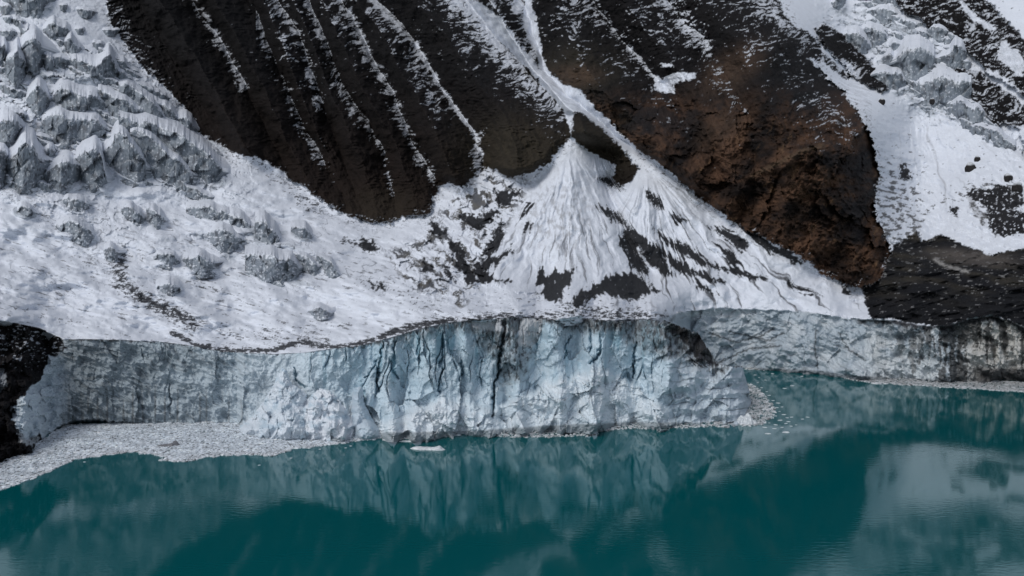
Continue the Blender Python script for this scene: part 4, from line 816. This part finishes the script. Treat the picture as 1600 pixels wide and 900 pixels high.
thing(berg('ice_floe', 1200, 678, .9, .42, lambda x, y: .25 + 0 * x, 10, M_FLOE, .05), 'second largest ice floe, left of the largest one off the cliff tip', 'ice floe')
thing(berg('ice_floe', 638, 690, 3.2, .5, lambda x, y: .3 + 0 * x, 15, M_FLOE, .08, -.05, .4), 'thin broken strip of white ice just left of the long iceberg', 'ice floe')
thing(berg('ice_floe', 751, 678, 2.4, .5, lambda x, y: .3 + 0 * x, 16, M_FLOE, .06), 'narrow flat floe at the cliff foot where the brash ice breaks off', 'ice floe')
thing(berg('ice_floe', 716, 680, 1.0, .4, lambda x, y: .25 + 0 * x, 17, M_FLOE, .05), 'small flat floe close under the blue cliff, right of the long iceberg', 'ice floe')
base_floes = [berg('ice_floe', 1223, 640, .55, .3, lambda x, y: .15 + 0 * x, 20 + i, M_FLOE, .04) for i in range(4)]
spots = [(1208, 626), (1216, 630), (1222, 636), (1218, 643), (1225, 648), (1230, 653), (1212, 650), (1204, 652), (1219, 657), (1228, 662), (1236, 666), (1212, 664), (1202, 661), (1222, 668), (1210, 670), (1232, 659), (1244, 664), (1206, 644), (1214, 637), (1195, 668),
         (1198, 612), (1190, 606), (1202, 618), (1184, 598), (1237, 652), (1254, 655), (1186, 590), (1196, 594), (1226, 607), (1238, 603), (1253, 588), (1207, 584), (1180, 586), (1262, 652)]
for i, (a, b_) in enumerate(spots):
    if i < 4: o = base_floes[i]
    else:
        o = base_floes[i % 4].copy(); scene.collection.objects.link(o)
    p = to_world(a, b_, y_on_water(a, b_)); o.location = (p[0], p[1], 0); s = .6 + .7 * rng.random(); o.scale = (s * 1.2, s, s); o.rotation_euler = (0, 0, rng.uniform(-.5, .5))
    thing(o, 'tiny white ice floe scattered on the water off the cliff tip', 'ice floe', 'tiny ice floes off the cliff tip')
for i, (a, b_) in enumerate([(405, 727), (132, 722), (455, 716), (500, 702), (540, 700), (548, 697)]):
    o = base_floes[i % 4].copy(); scene.collection.objects.link(o)
    p = to_world(a, b_, y_on_water(a, b_)); o.location = (p[0], p[1], 0); o.scale = (.7, .7, .7)
    thing(o, 'tiny ice fragment on open water beyond the edge of the left brash ice', 'ice floe', 'tiny fragments off the left brash ice')

# ------------------------------------------------------------------ fallen towers leaning on the cliff
def heap(name, outline, amp, fall, seed, label, cat, tone=(.66, .72, .78), rag=3.0, fac=1.0):
    p = np.array(outline, float); x0, y0 = p.min(0) - 6; x1, y1 = p.max(0) + 6
    gu_, gv_ = np.meshgrid(np.arange(x0, x1, .8), np.arange(y0, y1, .8))
    sd = poly_sd(gu_ + fbm(gu_ / 7, gv_ / 7, 3, seed) * rag, gv_ + fbm(gu_ / 7, gv_ / 7, 3, seed + 1) * rag, outline)
    w = waterF(gu_)
    Yc, k = front_depth(gu_, gv_)
    Ys = y_on_water(gu_, w) + 2
    ins = np.clip(-sd, 0, 60)
    Yh = np.minimum(blur(Yc, 12), Ys) + .5 - amp * (1 - np.exp(-ins / fall)) - fac * (facets(gu_ / 12, gv_ / 16, seed + 2, 1.4, .9)[0] + fbm(gu_ / 6, gv_ / 7, 4, seed + 3, .6) * 1.2) * np.clip(ins / 4, 0, 1)
    Pp = to_world(gu_, gv_, Yh)
    c = np.broadcast_to(np.array(tone, np.float32), gu_.shape + (3,)).copy()
    c = mix(c, [.42, .54, .63], sst(-.1, .4, fbm(gu_ / 15, gv_ / 14, 4, seed + 4)) * .7)
    m = (sd[:-1, :-1] < 0) & (Pp[:-1, :-1, 2] > -1.5)
    # closed body: the back follows the front 3 m further in
    o = build_mesh(name, Pp, c, m, M_ICE)
    return thing(o, label, cat)
heap('ice_pinnacle', [(368, 668), (395, 650), (412, 625), (424, 605), (434, 586), (441, 574), (448, 580), (456, 600), (470, 606), (480, 618), (478, 640), (484, 690), (368, 690)], 6, 14, 500, 'pointed white ice pinnacle leaning on the cliff left of centre', 'ice pinnacle')
heap('ice_mound', [(470, 690), (468, 640), (480, 622), (500, 606), (518, 612), (535, 632), (552, 650), (566, 668), (572, 690)], 5, 14, 510, 'broad white mound of crushed ice right beside the pointed pinnacle', 'ice mound', (.70, .74, .79))
heap('ice_slab', [(551, 606), (566, 604), (568, 625), (578, 648), (592, 668), (598, 690), (552, 690), (548, 650)], 5, 5, 520, 'tall smooth ice slab with a narrow flat top standing against the cliff', 'ice slab', (.52, .60, .67), 1.5, .5)

# ------------------------------------------------------------------ seracs: broken ice blocks of the two icefalls
Ybase = base_depth
def serac(tp, bt, seed, depth=1.0):
    """tp, bt: crest and foot of the broken face; the body runs back into the slope"""
    tp = np.array(tp, float); bt = np.array(bt, float); mid_ = (np.interp(bt[:, 0], tp[:, 0], tp[:, 1]) + bt[:, 1]) / 2; cy_ = tp[:, 1].mean(); x0, x1 = tp[0, 0], tp[-1, 0]; n = int(max(14, (x1 - x0) / 1.0))
    us_ = np.linspace(x0, x1, n); a = np.interp(us_, tp[:, 0], tp[:, 1]); b_ = np.interp(us_, bt[:, 0], bt[:, 1])
    hh = np.clip(b_ - a, .1, None); hk = (1.22 if x0 < 600 and cy_ < 305 else (1.05 if x0 > 600 else .85)); hn = hh.max() * hk * (hh / hh.max()) ** .55; a = a - (hn - hh) * .75; b_ = b_ + (hn - hh) * .25; hh = b_ - a; gap = np.clip(.28 * hh.max() - hh, 0, None); a = a - gap * .7; b_ = b_ + gap * .3; hmax = (b_ - a).max(); e = np.clip((us_ - x0) / (x1 - x0), 0, 1); endp = np.abs(2 * e - 1) ** 2.6
    towers = (rnd(np.floor((us_ + 3 * noise(us_ / 7, us_ * 0, seed)) / (4 + hmax * .35)).astype(np.int32), np.full(n, seed, np.int32), seed) - .5) * hmax * .26
    a = a + towers + fbm(us_ / 5, us_ * 0 + seed, 3, seed, .6) * hmax * .16
    b2 = b_ + 3 + hmax * .25
    Yf_ = 0; Yf = np.minimum(Ybase(us_, b_ + 1), Ybase(us_, np.full(n, b_.mean() + 1)) + 6) - .8 - 2.2 * (1 - endp) + towers * .10 + 5 * endp
    nf_ = int(max(7, hmax / 1.1)); rows = []; cols = []
    for t in np.linspace(0, 1, nf_):
        v_ = b2 + (a - b2) * t; uu_ = us_ + fbm(v_ / 6, us_ / 9, 3, seed + 3) * 2.5 * (1 - t * .3)
        d = facets(us_ / (5 + hmax * .25) + v_ * .02, v_ / (5 + hmax * .3), seed + 4, 2.0, 1.0)[0] * (.40 + hmax / 34) + fbm(us_ / 3.2, v_ / 6, 3, seed + 5, .6) * .5 + .12 * hmax * .4 * t
        rows.append(to_world(uu_, v_, Yf + d))
        sn = fbm(us_ / 5, v_ / 3, 4, seed + 6, .65)
        c = mix(np.broadcast_to(np.array([.22, .25, .285], np.float32), (n, 3)).copy(), [.10, .112, .13], sst(-.1, .4, fbm(us_ / 9, v_ / 16, 4, seed + 7)))
        c = mix(c, [.33, .37, .41], sst(.1, .5, noise(us_ / 2.6, v_ / 18, seed + 8)) * .6)
        c = mix(c, [.05, .052, .058], sst(.42, .6, fbm(us_ / 4, v_ / 9, 4, seed + 9, .65) + .25 * (us_ < 110) * (v_ > 150)) * .8)
        c = mix(c, [.70, .73, .78], sst(.22, .4, sn + .12 * (1 - t) + .35 * sst(.86, 1, np.full(n, t)) - .05 + .10 * (cy_ > 305)) * .9)
        cols.append(c)
    Ytop = (Yf + d); vtop = v_ + 0 * us_; utop = uu_
    ker = np.hanning(max(5, n // 4) + 2); ker /= ker.sum(); pad = len(ker) // 2
    sm = lambda q: np.convolve(np.pad(q, pad, mode='edge'), ker, 'same')[pad:pad + len(q)]
    capH = (.42 * hmax + 4) * depth * (.8 + .2 * (1 - endp)); asm = sm(vtop); Ysm = sm(Ytop)
    for q_ in np.linspace(.06, 1, 12):
        w_ = min(1, .45 + q_ * 1.3); vq = (vtop * (1 - w_) + asm * w_) - capH * q_ + fbm(us_ / 7, us_ * 0 + q_ * 3, 3, seed + 11) * .8
        Ye = Ybase(us_, asm - capH) + 2.5
        Yq = (Ytop * (1 - w_) + Ysm * w_) * (1 - q_ ** 1.2) + Ye * q_ ** 1.2 + fbm(us_ / 6, us_ * 0 + q_ * 4, 3, seed + 12) * 1.2 * (1 - q_)
        rows.append(to_world(utop, vq, np.maximum(Yq, Ytop * 0 + Yq))); sn_ = fbm(us_ / 6, us_ * 0 + q_ * capH.max() / 4, 4, seed + 13, .6)
        cols.append(mix(np.broadcast_to(SNOW, (n, 3)).copy(), [.35, .38, .42], sst(.15, .4, sn_ - .3 * q_) * .7))
    P_ = np.stack(rows); C_ = np.stack(cols)
    # both ends turn back into the hill
    for sgn_, at_ in ((-1, 0), (1, -1)):
        e1 = P_[:, at_:at_ + 1 if at_ == 0 else None].copy(); e1[..., 1] += 3 + hmax * .12; e1[..., 0] += sgn_ * .6; e2 = e1.copy(); e2[..., 1] += 6 + hmax * .3; e2[..., 2] -= 1.0
        cc_ = C_[:, at_:at_ + 1 if at_ == 0 else None]
        if sgn_ < 0: P_ = np.concatenate([e2, e1, P_], 1); C_ = np.concatenate([cc_, cc_, C_], 1)
        else: P_ = np.concatenate([P_, e1, e2], 1); C_ = np.concatenate([C_, cc_, cc_], 1)
    o = build_mesh('serac', P_, C_, np.ones((P_.shape[0] - 1, P_.shape[1] - 1), bool), M_ICE)
    return o
LAB = {'L': ('grey-blue block of broken ice with a snowy top in the steep left icefall', 'broken ice blocks of the left icefall'), 'M': ('low grey ice hump breaking through the snow below the left icefall', 'low ice humps below the left icefall'), 'R': ('grey block of broken ice with a snowy top in the upper right icefall', 'broken ice blocks of the upper right icefall')}
allser = [(tp, bt, 1.0) for tp, bt in SER]
rs = np.random.default_rng(21)
def scatter(n, x0, x1, y0, y1, inside, wmin, wmax, hmin, hmax, tilt):
    k = 0; tries = 0
    while k < n and tries < 5000:
        tries += 1; cx = rs.uniform(x0, x1); cy = rs.uniform(y0, y1)
        if not inside(cx, cy): continue
        w = rs.uniform(wmin, wmax); h = rs.uniform(hmin, hmax); tl = tilt + rs.uniform(-.25, .25)
        xs = np.linspace(cx - w, cx + w, 5); arch = np.array([.30, .85, 1, .9, .30]) * h * rs.uniform(.7, 1.2, 5)
        allser.append(([(x, cy + tl * (x - cx) - ar * .5) for x, ar in zip(xs, arch)], [(x, cy + tl * (x - cx) + ar * .5 + 1) for x, ar in zip(xs, arch)], .8)); k += 1
pin = lambda pts: (lambda x, y: poly_sd(np.array([x]), np.array([y]), pts)[0] < 0)
scatter(46, -10, 350, 60, 300, pin([(-10, 90), (60, 70), (190, 85), (235, 130), (300, 190), (350, 270), (300, 300), (180, 300), (0, 300)]), 10, 34, 5, 14, .42)
scatter(12, -10, 180, -10, 85, pin([(-10, -10), (150, -10), (185, 70), (100, 85), (-10, 85)]), 6, 16, 3, 8, .2)
scatter(52, 1310, 1600, -5, 230, pin([(1300, 5), (1400, -5), (1500, 60), (1520, 120), (1540, 180), (1590, 230), (1550, 225), (1440, 165), (1395, 120), (1345, 60)]), 6, 20, 4, 13, .35)
for i_, (tp, bt, dp_) in enumerate(allser):
    cx = np.mean([p[0] for p in tp]); cy = np.mean([p[1] for p in tp]); o = serac(tp, bt, 900 + i_ * 13, dp_)
    key = 'R' if cx > 1000 else ('M' if cy > 305 else 'L'); thing(o, LAB[key][0], 'ice block', LAB[key][1])

# ------------------------------------------------------------------ boulders on the right snowfield
def sheet_point(px, py):
    j = np.argmin(np.abs(usS - px)); i = np.argmin(np.abs(V_S[:, j] - py)); return PS[i, j]
V_S = V
M_BOULD = land_material('boulder_rock', .9, .8, 1.2, .15, .3)
def boulder(px, py, r, seed, label):
    nseg, nring = 18, 10; th = np.linspace(0, math.pi, nring); ph = np.linspace(0, 2 * math.pi, nseg, endpoint=False)
    T, Ph = np.meshgrid(th, ph, indexing='ij')
    X_ = np.sin(T) * np.cos(Ph); Y_ = np.sin(T) * np.sin(Ph); Z_ = np.cos(T)
    d = 1 + .35 * fbm(X_ * 1.3 + seed, Y_ * 1.3 + Z_, 3, seed) + .2 * facets(X_ * 1.4 + seed, Z_ * 1.4 + Y_, seed, .6, .5)[0]
    Vx = np.stack([X_ * d * r, Y_ * d * r * .8, Z_ * d * r * 1.15], -1).reshape(-1, 3)
    q = []
    for i in range(nring - 1):
        for j in range(nseg): k = (j + 1) % nseg; q.append((i * nseg + j, (i + 1) * nseg + j, (i + 1) * nseg + k, i * nseg + k))
    c = np.broadcast_to(np.array([.028, .026, .026]), Vx.shape).copy(); c[Vx[:, 2] > .75 * r] = (.6, .62, .65)
    o = mesh_from('boulder', Vx, np.array(q), c, M_BOULD, False); p = sheet_point(px, py); o.location = (p[0], p[1] - r * .2, p[2] + r * .35)
    return thing(o, label, 'boulder')
boulder(1515, 266, 3.0, 31, 'upright dark boulder with snowy cap, highest on the right snowfield above the others')
boulder(1526, 250, 1.8, 32, 'small dark stone just above the tall boulder on the right snowfield')
boulder(1575, 282, 2.4, 33, 'dark boulder near the right edge beside the black rubble')
boulder(1588, 298, 3.0, 34, 'slanting black boulder beneath the one near the right edge')
boulder(1377, 162, 2.2, 35, 'single dark rock on the smooth snow below the rocky rib')
boulder(1457, 160, 2.2, 36, 'dark rock at the foot of the upper right icefall')
